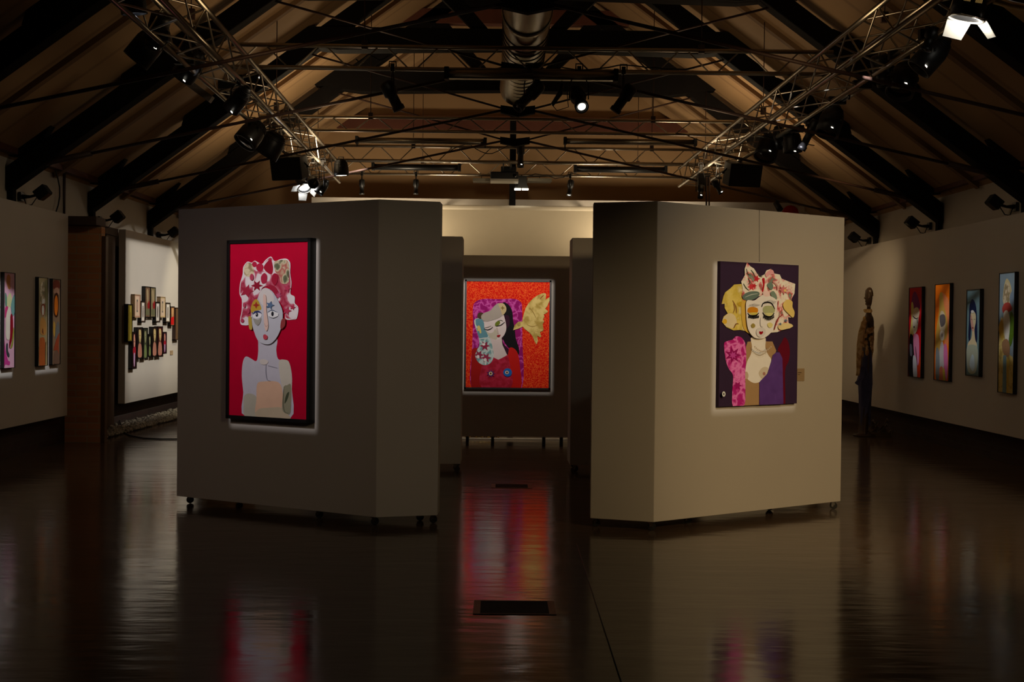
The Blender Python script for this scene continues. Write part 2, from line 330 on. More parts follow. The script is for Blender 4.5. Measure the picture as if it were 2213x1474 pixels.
# roof trusses
TY = [8.0, 10.75, 13.45, 16.1, 18.8]
TLAB = ['dark timber roof truss nearest the camera, only its feet and rods in the top corners', 'dark timber roof truss second from the camera', 'dark timber roof truss in front of the nearest cross lighting truss',
        'dark timber roof truss whose collar beam crosses just behind the nearest cross lighting truss', 'dark timber roof truss furthest back, with a deep pointed collar beam behind the duct end']
for i, Y in enumerate(TY):
    t = thing('roof_truss', (XC, Y, 3.3), TLAB[i], 'roof truss', 'timber roof trusses')
    th = .20; y0 = Y-th/2
    for sx in (-1, 1):
        xf = XL+.02 if sx < 0 else XR-.02
        n = 1; m = MB()
        hi = .27
        m.extr([(xf, y0, zlow(xf)), (XC, y0, zlow(XC)), (XC, y0, zlow(XC)+hi), (xf, y0, zlow(xf)+hi)], (0, th, 0))
        # short knee timber propping the rafter off its foot
        xa = xf-sx*.35; m.extr([(xf, y0+.02, 3.35), (xf-sx*.25, y0+.02, zlow(xf-sx*.25)+.2), (xf-sx*.62, y0+.02, zlow(xf-sx*.62)+.5), (xf-sx*.3, y0+.02, zlow(xf-sx*.3)+.62)], (0, th-.04, 0))
        m.build('rafter', M_dark, t, bevel=.01)
        m = MB(); m.box((min(xf, xf-sx*.05), Y-.05, 2.7), (max(xf, xf-sx*.05), Y+.05, zlow(xf)+.05)); m.build('wall_post', M_dark, t)
        m = MB(); m.tube([(xf-sx*.1, Y, 3.22), (XC+sx*.2, Y, 4.4)], .018, 6)
        m.tube([(xf-sx*.1, Y, 3.22), (xf-sx*.9, Y, 3.22+.8*.222)], .035, 6); m.build('tie_rod', M_rod, t)
        m = MB(); m.tube([(XC+sx*.2, Y-.02, 4.42), (XC+sx*2.95, Y-.02, 5.16)], .014, 6)
        m.build('brace_rod', M_rod, t)
        # gusset plate over the rafter
        xa = XC+sx*4.45; g = lambda x, o: (x, y0+.01, zlow(x)+o)
        m = MB(); m.extr([g(xa, .28), (xa-sx*.10, y0+.01, zlow(xa)+.62), (xa-sx*.75, y0+.01, zlow(xa-sx*.75)+.36), g(xa-sx*1.0, .28)], (0, th-.02, 0)); m.build('gusset', M_dark, t)
        # strut from the collar beam to the rafter
        m = MB(); m.extr([(XC+sx*.35, y0+.04, 5.4), (XC+sx*.55, y0+.04, 5.4), (XC+sx*1.35, y0+.04, zlow(XC+sx*1.35)+.05), (XC+sx*1.15, y0+.04, zlow(XC+sx*1.15)+.05)], (0, th-.08, 0)); m.build('strut', M_dark, t)
    dz = .03 if i == 4 else 0
    m = MB(); m.extr([(XC-3.5, y0-.03, 5.45), (XC-3.25, y0-.03, 5.24-dz*.2), (XC-2.4, y0-.03, 5.15-dz), (XC, y0-.03, 5.2-dz), (XC+2.4, y0-.03, 5.15-dz), (XC+3.25, y0-.03, 5.24-dz*.2), (XC+3.5, y0-.03, 5.45)], (0, th+.06, 0)); m.build('collar_beam', M_dark, t)
    m = MB(); m.extr([(XC-1.85, y0, 6.42), (XC-1.75, y0, 6.2), (XC+1.75, y0, 6.2), (XC+1.85, y0, 6.42)], (0, th, 0)); m.build('upper_tie', M_red if i == 4 else M_dark, t)
    m = MB(); m.extr([(XC-1.0, y0+.02, 6.42), (XC+1.0, y0+.02, 6.42), (XC+.35, y0+.02, 7.3), (XC-.35, y0+.02, 7.3)], (0, th-.04, 0)); m.build('ridge_plate', M_dark, t)
    m = MB(); m.extr([(XC-.23, Y-.05, 4.36), (XC-.23, Y-.05, 4.46), (XC, Y-.05, 4.43), (XC+.23, Y-.05, 4.46), (XC+.23, Y-.05, 4.36), (XC, Y-.05, 4.31)], (0, .1, 0)); m.build('hub_plate', M_dark, t)
# secondary rafters between the trusses
for i, Y in enumerate([9.4, 12.1, 14.8, 17.45, 20.5]):
    m = MB()
    for sx in (-1, 1):
        xf = XC+sx*(HW+.1); m.extr([(xf, Y-.05, zsof(xf)-.07), (XC, Y-.05, zsof(XC)-.07), (XC, Y-.05, zsof(XC)+.01), (xf, Y-.05, zsof(xf)+.01)], (0, .1, 0))
    m.build('trim_%d' % (3+i), mat('tan_batten', (120, 92, 62), .8), kind='structure')
m = MB(); m.box((XC-3.6, YF-.12, 5.12), (XC+3.6, YF-.01, 5.36)); m.build('trim_8', M_red, kind='structure')
# king post behind the screen
m = MB(); m.box((XC-.055, 21.3, 0), (XC+.055, 21.41, 5.3)); m.build('timber_post', M_dark, org=(XC, 21.35, 0), bevel=.005, **tagd('thin dark post rising behind the projection screen up to the roof', 'post'))
# white back partition
m = MB(); m.box((-3.35, 21.6, 0), (5.6, 21.72, 3.78)); m.build('wall_far', M_white, kind='structure')

# ------------------------------------------------------------ side wall panels (mounted display walls)
def wall_panel(side, y0, y1, z0, z1, xf, thick, label):
    a, b = (xf-thick, xf) if side < 0 else (xf, xf+thick)
    m = MB(); m.box((a, y0, z0), (b, y1, z1))
    o = m.build('display_panel', M_white, org=((a+b)/2, (y0+y1)/2, z0), bevel=.006, **tagd(label, 'display wall', 'display panels on the side walls'))
    return o
wall_panel(-1, 5.0, 14.93, .36, 2.84, -5.31, .12, 'long off-white wall panel at the left frame edge carrying the narrow paired pictures')
PXL = -5.27
wall_panel(-1, 17.1, 21.2, .36, 2.83, PXL, .10, 'brightly lit white wall panel with the cluster of small frames')
PXR = 5.78
wall_panel(1, 5.0, 21.4, .34, 2.84, PXR, .12, 'long off-white wall panel on the right side of the hall')
# timber packers that carry the panels off the wall
for X, a, b in ((-5.45, 7, 21), (5.9, 7, 21)):
    pass
# brick pier and doorway on the left
m = MB(); m.box((-5.44, 15.2, 0), (-4.99, 15.34, 2.72)); m.build('brick_pier', M_brick, org=(-5.3, 15.4, 0), **tagd('unlit red brick pier between the two left wall panels', 'brick pier'))
t = thing('door_frame', (-5.2, 15.4, 0), 'dark stained timber door frame beside the brick pier', 'door frame')
m = MB(); m.box((-4.988, 15.2, 0), (-4.935, 15.30, 2.6)); m.build('jamb', M_jamb, t, bevel=.004)
m = MB(); m.box((-5.44, 15.0, 2.724), (-4.99, 15.36, 2.83)); m.box((-5.44, 15.36, 2.724), (-5.37, 17.08, 2.83)); m.build('lintel', mat('dark_lintel_timber', (70, 48, 32), .7, var=.25), t, bevel=.004)
m = MB(); m.box((-5.44, 16.6, .0), (-5.38, 16.98, 2.72)); m.build('door_leaf', mat('dark_lintel_timber', (70, 48, 32)), t, bevel=.004)

# gravel bed under the lit panel
bed = [(-5.45, 15.7), (-5.08, 15.7), (-4.98, 17.5), (-4.92, 21.2), (-5.45, 21.2)]
m = MB(); rng = random.Random(3)
for k in range(2600):
    y = rng.uniform(15.7, 21.1); xm = -5.08+.16*(y-15.7)/5.5; x = rng.uniform(-5.43, xm); r = rng.uniform(.012, .032)
    m.ball((x, y, .01+rng.random()*.05*(1-(x+5.45)/.6)+r*.4), r, 6, 0, (rng.uniform(.8, 1.3), rng.uniform(.8, 1.3), rng.uniform(.5, .9)))
m.build('gravel', mat('grey_gravel_stone', (150, 142, 128), .85, var=.5, scale=30), org=(-5.2, 18, 0), kind='stuff', label='bed of pale gravel along the wall under the lit white panel', category='gravel')

# ------------------------------------------------------------ movable wall units
def caster(parent, x, y, big=1.0):
    m = MB(); r = .030
    m.box((x-.025, y-.025, .062), (x+.025, y+.025, .074)); m.box((x-.014, y-.018, .024), (x+.014, y-.014, .064)); m.box((x-.014, y+.014, .024), (x+.014, y+.018, .064))
    c = m.build('caster', M_chrome, parent)
    m = MB(); m.tube([(x+.008, y-.012, r+.001), (x+.008, y+.012, r+.001)], r, 16); m.tube([(x+.008, y-.019, r+.001), (x+.008, y+.019, r+.001)], .007, 8); m.build('wheel', M_rub, c)
def unit(poly, z0, z1, casters, label, body=M_white):
    cx = sum(p[0] for p in poly)/len(poly); cy = sum(p[1] for p in poly)/len(poly)
    t = thing('movable_wall', (cx, cy, 0), label, 'movable wall', 'movable white wall units on casters')
    m = MB(); m.prism(poly, z0, z1); m.build('wall_body', body, t, bevel=.004)
    for x, y in casters: caster(t, x, y)
    return t
LA, LB_, LC = V((-2.686, 10.137)), V((-.907, 9.107)), V((-.448, 9.236))
unit([LA, LB_, LC, V((-.44, 9.42)), V((-2.46, 10.53))], .072, 2.48, [(-2.60, 10.22), (-.93, 9.19), (-.49, 9.31), (-.60, 9.42), (-2.2, 10.3), (-1.4, 9.5)],
     'dim grey-white wall unit on casters carrying the crimson portrait')
RE, RF, RG = V((.722, 9.16)), V((1.187, 8.997)), V((2.93, 10.17))
unit([RE, RF, RG, V((2.68, 10.54)), V((.73, 9.32))], .072, 2.48, [(.765, 9.22), (1.175, 9.07), (2.87, 10.2), (2.3, 10.1), (1.5, 9.4)],
     'warmly lit wall unit on casters carrying the purple collage portrait')
unit([(-.374, 12.63), (-2.5, 12.5), (-2.5, 12.95), (-.374, 13.08)], .072, 2.46, [(-.43, 12.68), (-2.4, 12.56), (-.43, 13.02), (-2.4, 12.9)], 'shaded wall unit standing behind the left front unit, left of the passage')
unit([(.775, 12.63), (2.9, 12.5), (2.9, 12.95), (.775, 13.08)], .072, 2.46, [(.83, 12.68), (2.8, 12.56), (.83, 13.02), (2.8, 12.9)], 'shaded wall unit standing behind the right front unit, right of the passage')
t = thing('movable_wall', (.15, 15.75, 0), 'dark wall unit at the end of the passage carrying the orange-red picture', 'movable wall', 'movable white wall units on casters')
m = MB(); m.box((-1.3, 15.7, .074), (1.6, 15.82, 2.44)); m.build('wall_body', M_white, t, bevel=.004)
for x in (-.38, -.05, .62, .85):
    m = MB(); m.box((x-.02, 15.68, 0), (x+.02, 15.84, .074)); m.build('foot', M_rub, t)
# hardware along the floor behind that unit
m = MB(); m.box((-.75, 16.02, .0), (1.25, 16.06, .022)); m.build('floor_rail', M_shut, org=(.2, 16.04, 0), **tagd('thin pale rail lying on the floor under the end wall unit', 'rail'))
m = MB()
for k in range(14):
    a = k/13; m.tube([(-.42+.36*a, 16.3+.05*math.sin(k*2.1), .012), (-.38+.36*a, 16.34, .05+.02*math.sin(k*3.3)), (-.33+.36*a, 16.28, .015)], .012, 6)
m.build('foil_wrap', mat('crumpled_gold_foil', (220, 180, 90), .25, 1), org=(-.2, 16.3, 0), **tagd('crumpled golden foil glinting on the floor under the end wall unit', 'foil wrap'))

# projection screen hung in front of the back partition
t = thing('projection_screen', (.3, 21.0, 3.6), 'wide beige projection screen above the end of the passage', 'projection screen')
m = MB(); m.box((-1.15, 20.985, 1.1), (1.69, 20.995, 3.55)); m.build('screen_fabric', mat('screen_cloth', (196, 184, 160), .85, var=.03), t)
m = MB(); m.tube([(-1.17, 21.03, 3.56), (1.70, 21.03, 3.56)], .055, 16); m.box((-1.1, 21.05, 3.53), (-1.06, 21.58, 3.57)); m.box((1.6, 21.05, 3.53), (1.64, 21.58, 3.57)); m.build('roller_case', mat('screen_case', (188, 178, 158), .6), t)
m = MB(); m.tube([(-1.15, 20.99, 1.1), (1.69, 20.99, 1.1)], .015, 8); m.build('bottom_bar', M_blk, t)

# red disc and small floodlight on the back partition
m = MB(); m.lathe((atY(1708, 462, 21.585)), (0, -1, 0), [(0, .15), (.012, .15), (.02, .14), (.02, 0)], 32); p = atY(1708, 462, 21.585)
m.build('red_disc', mat('red_lacquer', (190, 28, 18), .5), org=p, **tagd('red round disc on the back partition behind the right wall unit', 'sign'))

# floor trench grates
def grate(x0, x1, y0, y1, label):
    t = thing('floor_grate', ((x0+x1)/2, (y0+y1)/2, 0), label, 'floor grate', 'floor box lids in the passage')
    m = MB(); b = .038
    m.box((x0, y0, 0), (x1, y0+.012, .004)); m.box((x0, y1-.012, 0), (x1, y1, .004)); m.box((x0, y0+.012, 0), (x0+b, y1-.012, .004)); m.box((x1-b, y0+.012, 0), (x1, y1-.012, .004))
    m.build('rim', mat('worn_steel_rim', (170, 130, 104), .5), t)
    m = MB(); m.box((x0+b, y0+.012, 0), (x1-b, y1-.012, .002)); m.build('lid', mat('matt_dark_lid', (20, 15, 11), .8), t)
a = atZ(1022, 1328, 0); b = atZ(1197, 1300, 0); grate(a.x, b.x, a.y, b.y, 'near floor box lid set in the floor of the passage, with a pale steel rim')
a = atZ(1062, 1055, 0); b = atZ(1148, 1047, 0); grate(a.x, b.x, a.y, b.y, 'far small floor box lid set in the floor between the wall units')
a = atZ(1246, 1175, 0); b = atZ(1342, 1474, 0); d = (b-a); m = MB(); m.tube([a, b+d*.2], .004, 5); m.build('trim_9', M_rub, kind='structure')

# black cable on the floor, left
P = [atZ(x, y, .01) for x, y in ((252, 905), (256, 918), (266, 933), (280, 941), (310, 947), (350, 949), (392, 949), (430, 947))]
P[0].z = .22; P[1].z = .12
m = MB(); m.tube(P, .009, 6); m.build('floor_cable', M_cable, org=P[4], **tagd('black cable trailing over the floor in front of the gravel', 'cable'))
# conduits on the upper left wall
m = MB()
m.tube([atX(138, 372, -5.40), atX(138, 462, -5.40)], .014, 6); m.tube([atX(141, 374, -5.40), atX(140, 462, -5.40)], .008, 6)
m.build('wall_conduit', M_rod, org=atX(138, 462, -5.4), **tagd('straight dark conduit running up the upper left wall', 'conduit'))
m = MB(); m.tube([atX(x, y, -5.38) for x, y in ((119, 366), (125, 385), (129, 405), (129, 425), (126, 443), (121, 458))], .009, 6)
m.build('hanging_cable', M_cable, org=atX(121, 458, -5.38), **tagd('dark bowed cable hanging on the upper left wall beside the conduit', 'cable'))

# round ventilation duct
t = thing('ventilation_duct', (XC, 12, 4.4), 'round galvanised ventilation duct running along under the roof ridge', 'ventilation duct')
yy = 6.0; prof = []
m = MB(); m.tube([(XC+.03, 6.0, 4.72), (XC+.03, 13.2, 4.72), (XC+.02, 14.6, 4.70), (XC, 16.0, 4.68)], .245, 32, cap=False); m.build('duct_tube', M_duct, t)
m = MB()
k = 12.7
while k < 15.6:
    zc = 4.72 if k < 13.2 else 4.72-.04*(k-13.2)/2.8
    sl = .16
    pts = [(XC+.03+.249*math.cos(2*math.pi*j/32), k+sl*j/32, zc+.249*math.sin(2*math.pi*j/32)) for j in range(33)]
    m.tube(pts, .006, 5, cap=False); k += .42 if k < 12 else .2
m.build('spiral_seam', mat('dark_seam_metal', (60, 48, 38), .5, .6), t)
for k in (8.6, 10.4, 12.2):
    m = MB(); m.lathe((XC+.03, k, 4.72), (0, 1, 0), [(0, .25), (0, .262), (.1, .262), (.1, .25)], 32); m.build('joint_band', mat('bright_joint_band', (190, 182, 168), .25, 1), t)
# ------------------------------------------------------------ pictures
def homog(quad):
    """picture pixels -> unit square (0,0 top left)"""
    A = []; b = []
    for (x, y), (u, v) in zip(quad, ((0, 0), (1, 0), (1, 1), (0, 1))):
        A += [[x, y, 1, 0, 0, 0, -u*x, -u*y], [0, 0, 0, x, y, 1, -v*x, -v*y]]; b += [u, v]
    h = np.linalg.solve(np.array(A, float), np.array(b, float))
    def f(x, y):
        w_ = h[6]*x+h[7]*y+1; return (h[0]*x+h[1]*y+h[2])/w_, (h[3]*x+h[4]*y+h[5])/w_
    return f
def smooth(P, closed=True, n=4):
    out = []; k = len(P)
    for i in range(k if closed else k-1):
        p0, p1, p2, p3 = (P[(i-1) % k], P[i], P[(i+1) % k], P[(i+2) % k]) if closed else (P[max(i-1, 0)], P[i], P[i+1], P[min(i+2, k-1)])
        for j in range(n):
            t = j/n; out.append(tuple(.5*((2*p1[a])+(-p0[a]+p2[a])*t+(2*p0[a]-5*p1[a]+4*p2[a]-p3[a])*t*t+(-p0[a]+3*p1[a]-3*p2[a]+p3[a])*t**3) for a in (0, 1)))
    if not closed: out.append(P[-1])
    return out
def shape(L):
    """a layer -> outline points: ('s' smooth blob | 'p' polygon | 'c' ellipse | 'l' brush line)"""
    k = L[0]
    if k == 'p': return [L[2]]
    if k == 's': return [smooth(L[2])]
    if k == 'c':
        x, y, rx, ry = L[2]; return [[(x+rx*math.cos(a*math.pi/10), y+ry*math.sin(a*math.pi/10)) for a in range(20)]]
    if k == 'l':
        P = smooth(L[2], False, 3) if len(L[2]) > 2 else L[2]; w_ = L[3]/2; a = []; b = []
        for i, p in enumerate(P):
            q0 = P[max(i-1, 0)]; q1 = P[min(i+1, len(P)-1)]; dx, dy = q1[0]-q0[0], q1[1]-q0[1]; l = math.hypot(dx, dy) or 1
            ww = w_*(1-.5*abs(2*i/(len(P)-1)-1)); a.append((p[0]-dy/l*ww, p[1]+dx/l*ww)); b.append((p[0]+dy/l*ww, p[1]-dx/l*ww))
        return [a+b[::-1]]
    if k == 'f':   # flower: petals about a point
        x, y, r, n = L[2]; return [[(x+r*(1 if j % 2 == 0 else .45)*math.cos(math.pi*j/n), y+r*(1 if j % 2 == 0 else .45)*math.sin(math.pi*j/n)) for j in range(2*n)]]
def cmat(c):
    return c if not isinstance(c, tuple) else mat('paint_%d_%d_%d' % c, c, .6, var=.10, scale=9, spec=.12)
def picture(name, q, quad, layers, bg, depth, label, cat, frame=None, fmat=None, fw=.012, group=None, step=.0005, edge=None, lip=.008):
    """q: world TL,TR,BR,BL of the whole picture face; the artwork is laid out in photo-crop pixels `quad`"""
    n = (q[1]-q[0]).cross(q[3]-q[0]).normalized()
    if n.dot(CAM0-q[0]) < 0: n = -n
    u = (q[1]-q[0]); v = (q[3]-q[0]); uh = u.normalized(); vh = v.normalized()
    t = thing(name, (q[3]+q[2])/2-n*depth*.5, label, cat, group)
    H = homog(quad); mats = [cmat(bg)]; m = MB()
    i0 = fw if frame else 0
    tl = q[0]+uh*i0+vh*i0; uu = u-uh*2*i0; vv = v-vh*2*i0
    back = -n*(depth-.002)
    m.extr([tl, tl+vv, tl+uu+vv, tl+uu][::1], back, 0)
    k = 0
    for L in layers:
        mm = cmat(L[1])
        if mm not in mats: mats.append(mm)
        for pts in shape(L):
            k += 1; W = []
            for x, y in pts:
                a, b = H(x, y); a = min(max(a, 0), 1); b = min(max(b, 0), 1); W.append(tl+uu*a+vv*b+n*(.0004+step*k))
            m.add(W, [list(range(len(W)))], mats.index(mm))
    m.build('painted_panel', mats, t)
    if frame:
        m = MB(); o = q[0]; T = n*lip; D = -n*(depth+lip)
        for a, b, c, d in (((0, 0), (1, 0), 0, 1), ((0, 1), (1, 1), 0, -1), ((0, 0), (0, 1), 1, 0), ((1, 0), (1, 1), -1, 0)):
            p0 = o+u*a[0]+v*a[1]; p1 = o+u*b[0]+v*b[1]; off = vh*fw*d+uh*fw*c
            m.extr([p0+T, p1+T, p1+off+T, p0+off+T], D)
        m.build('frame', fmat or M_frame, t)
    return t
P_rose = pattern('rose_print_fabric', [(0, (236, 228, 228)), (.44, (230, 218, 220)), (.50, (206, 110, 130)), (.62, (170, 40, 68)), (1, (206, 110, 130))], 8, dist=1.1)
P_cream = pattern('cream_floral_print', [(0, (214, 200, 160)), (.4, (222, 206, 170)), (.55, (176, 150, 112)), (1, (120, 130, 96))], 16)
P_green = pattern('green_leaf_print', [(0, (80, 92, 66)), (.35, (110, 110, 84)), (.5, (206, 196, 160)), (.75, (180, 90, 84)), (1, (212, 200, 170))], 14)
P_lace = pattern('orange_lace_paint', [(0, (244, 110, 44)), (.04, (232, 70, 20)), (.10, (212, 26, 4)), (1, (196, 16, 2))], 26, kind='edge', dist=3)
P_mag = pattern('magenta_damask', [(0, (206, 90, 170)), (.07, (180, 50, 140)), (.16, (146, 12, 104)), (1, (130, 6, 92))], 9, kind='edge', dist=3)
P_mag2 = pattern('pink_damask', [(0, (236, 130, 190)), (.09, (222, 96, 168)), (.2, (186, 34, 120)), (1, (160, 16, 96))], 11, kind='edge', dist=3)
P_teal = pattern('teal_blossom_print', [(0, (200, 210, 206)), (.25, (120, 160, 160)), (.5, (92, 140, 146)), (1, (70, 112, 122))], 14, kind='edge')
P_yel = pattern('yellow_leaf_print', [(0, (232, 216, 150)), (.4, (226, 200, 100)), (.55, (206, 178, 70)), (.8, (236, 226, 190)), (1, (160, 120, 60))], 12, kind='noise')
P_flor = pattern('white_floral_print', [(0, (236, 228, 210)), (.46, (232, 222, 200)), (.54, (226, 180, 170)), (.6, (200, 70, 70)), (.66, (120, 128, 110)), (1, (226, 216, 190))], 15, kind='noise')
P_gold = pattern('gold_leaf_paint', [(0, (150, 126, 50)), (.38, (176, 150, 74)), (.52, (216, 192, 116)), (1, (224, 204, 132))], 10, kind='noise')
P_crim = pattern('crimson_brocade', [(0, (120, 10, 30)), (.4, (160, 22, 44)), (.6, (186, 40, 70)), (1, (130, 12, 34))], 14, kind='noise')
P_vio = pattern('violet_brush', [(0, (70, 40, 96)), (.5, (92, 58, 124)), (1, (116, 80, 146))], 9, kind='noise')
W_ = (214, 206, 212)
crimson = [
 ('s', (196, 192, 202), [(205, 1362), (190, 1180), (178, 1060), (185, 965), (205, 925), (240, 938), (280, 958), (292, 900), (292, 830), (300, 790), (420, 790), (420, 880), (435, 945), (480, 950), (512, 968), (532, 1055), (533, 1160), (522, 1375)]),
 ('s', (206, 198, 182), [(440, 962), (482, 950), (512, 968), (530, 1050), (533, 1160), (524, 1260), (476, 1180), (450, 1080)]),
 ('s', (184, 178, 160), [(200, 1200), (250, 1190), (290, 1230), (300, 1355), (206, 1362), (194, 1260)]),
 ('s', (222, 180, 150), [(288, 1122), (330, 1104), (420, 1104), (456, 1132), (470, 1200), (464, 1290), (455, 1352), (288, 1345), (284, 1230)]),
 ('s', (196, 178, 150), [(300, 1300), (380, 1290), (460, 1290), (500, 1330), (515, 1375), (290, 1355)]),
 ('s', (150, 146, 120), [(478, 1145), (500, 1132), (528, 1135), (526, 1320), (500, 1335), (470, 1310), (468, 1240)]),
 ('s', (72, 78, 58), [(484, 1262), (488, 1225), (500, 1190), (516, 1180), (510, 1215), (498, 1245)]),
 ('l', (110, 106, 86), [(480, 1140), (476, 1200), (474, 1260), (486, 1320), (512, 1330)], 7),
 ('l', (150, 148, 160), [(362, 990), (400, 1000), (430, 1008)], 5), ('l', (150, 148, 160), [(352, 960), (350, 1030), (360, 1090), (385, 1100)], 6),
 ('s', (214, 204, 196), [(310, 950), (335, 945), (362, 955), (365, 970), (340, 985), (312, 975)]),
 ('s', (232, 224, 226), [(170, 694), (196, 703), (230, 696), (248, 640), (250, 560), (270, 520), (305, 520), (305, 470), (330, 430), (368, 430), (405, 480), (425, 520), (455, 550), (485, 600), (488, 660), (544, 662), (568, 652), (578, 580), (552, 545), (550, 500), (520, 476), (527, 405), (517, 330), (517, 260), (492, 228), (450, 230), (405, 244), (380, 212), (342, 236), (318, 264), (290, 255), (265, 242), (243, 256), (213, 249), (184, 288), (180, 340), (162, 410), (160, 480), (176, 520), (176, 600), (166, 655)]),
 ('s', P_rose, [(176, 690), (196, 697), (226, 690), (242, 640), (250, 560), (270, 520), (305, 520), (305, 470), (330, 430), (368, 430), (405, 480), (425, 520), (455, 550), (485, 600), (492, 650), (540, 656), (562, 648), (572, 580), (546, 550), (545, 505), (515, 480), (522, 405), (512, 330), (512, 262), (490, 234), (450, 236), (405, 252), (380, 220), (345, 242), (320, 272), (290, 262), (265, 248), (245, 264), (215, 256), (190, 290), (186, 340), (168, 410), (166, 480), (182, 520), (182, 600), (172, 655)]),
 ('s', P_cream, [(188, 300), (215, 258), (245, 266), (262, 320), (240, 355), (200, 350)]),
 ('s', P_green, [(405, 252), (450, 238), (490, 236), (510, 264), (510, 330), (505, 400), (455, 402), (440, 350), (412, 320)]),
 ('s', (170, 24, 52), [(330, 290), (350, 255), (380, 232), (396, 290), (388, 338), (350, 322)]),
 ('c', (186, 34, 66), (303, 290, 26, 30)), ('c', (186, 34, 66), (265, 268, 17, 20)),
 ('f', (170, 40, 66), (212, 460, 52, 5)), ('f', (150, 26, 50), (284, 420, 42, 6)), ('s', (178, 40, 70), [(312, 360), (335, 330), (356, 350), (350, 395), (322, 405)]),
 ('s', (168, 30, 58), [(388, 380), (402, 335), (428, 340), (432, 385), (410, 420)]), ('s', (164, 34, 60), [(370, 420), (410, 425), (440, 470), (430, 510), (395, 480)]),
 ('f', (190, 60, 92), (500, 440, 30, 5)), ('f', (196, 84, 120), (440, 490, 26, 7)), ('f', (186, 60, 90), (500, 600, 34, 5)), ('f', (186, 50, 80), (541, 575, 22, 5)), ('c', (186, 60, 90), (186, 670, 12, 14)), ('c', (190, 70, 96), (200, 560, 10, 18)), ('c', (190, 70, 96), (228, 600, 10, 20)), ('c', (190, 70, 96), (250, 360, 14, 24)),
 ('s', (196, 196, 204), [(255, 640), (258, 700), (275, 760), (300, 812), (340, 836), (385, 836), (425, 800), (456, 740), (470, 680), (470, 600), (440, 530), (400, 465), (350, 436), (312, 465), (278, 560)]),
 ('s', (218, 210, 206), [(300, 500), (320, 455), (352, 438), (395, 470), (410, 520), (380, 560), (330, 560)]),
 ('s', (196, 160, 56), [(248, 580), (262, 535), (290, 518), (318, 570), (318, 592), (280, 600), (252, 612)]), ('f', (170, 56, 40), (285, 560, 26, 4)),
 ('s', (190, 160, 70), [(232, 640), (252, 650), (258, 728), (240, 730), (232, 690)]), ('s', (150, 60, 60), [(466, 665), (490, 655), (492, 700), (470, 730), (458, 720)]),
 ('c', (232, 230, 232), (292, 632, 34, 24)), ('s', (54, 58, 104), [(262, 628), (275, 604), (305, 600), (326, 620), (308, 614), (284, 615)]), ('c', (40, 40, 46), (292, 628, 9, 15)), ('c', (226, 226, 226), (289, 624, 3, 4)),
 ('s', (160, 156, 146), [(268, 655), (300, 664), (322, 650), (318, 680), (300, 704), (280, 690)]),
 ('c', (232, 232, 232), (408, 624, 38, 28)), ('c', (40, 40, 46), (404, 622, 9, 17)), ('l', (100, 110, 130), [(370, 612), (400, 596), (440, 612)], 8), ('l', (120, 120, 126), [(378, 640), (408, 652), (438, 640)], 4),
 ('f', (92, 116, 148), (386, 560, 32, 5)),
 ('s', (228, 194, 180), [(338, 490), (358, 500), (362, 600), (376, 700), (364, 745), (348, 712), (342, 600)]), ('s', (214, 206, 204), [(380, 600), (440, 560), (470, 580), (465, 660), (420, 680), (390, 660)]) if False else ('l', (180, 150, 140), [(350, 690), (360, 715), (372, 700)], 4),
 ('s', (196, 70, 84), [(341, 776), (355, 768), (371, 782), (366, 802), (346, 802)]),
]
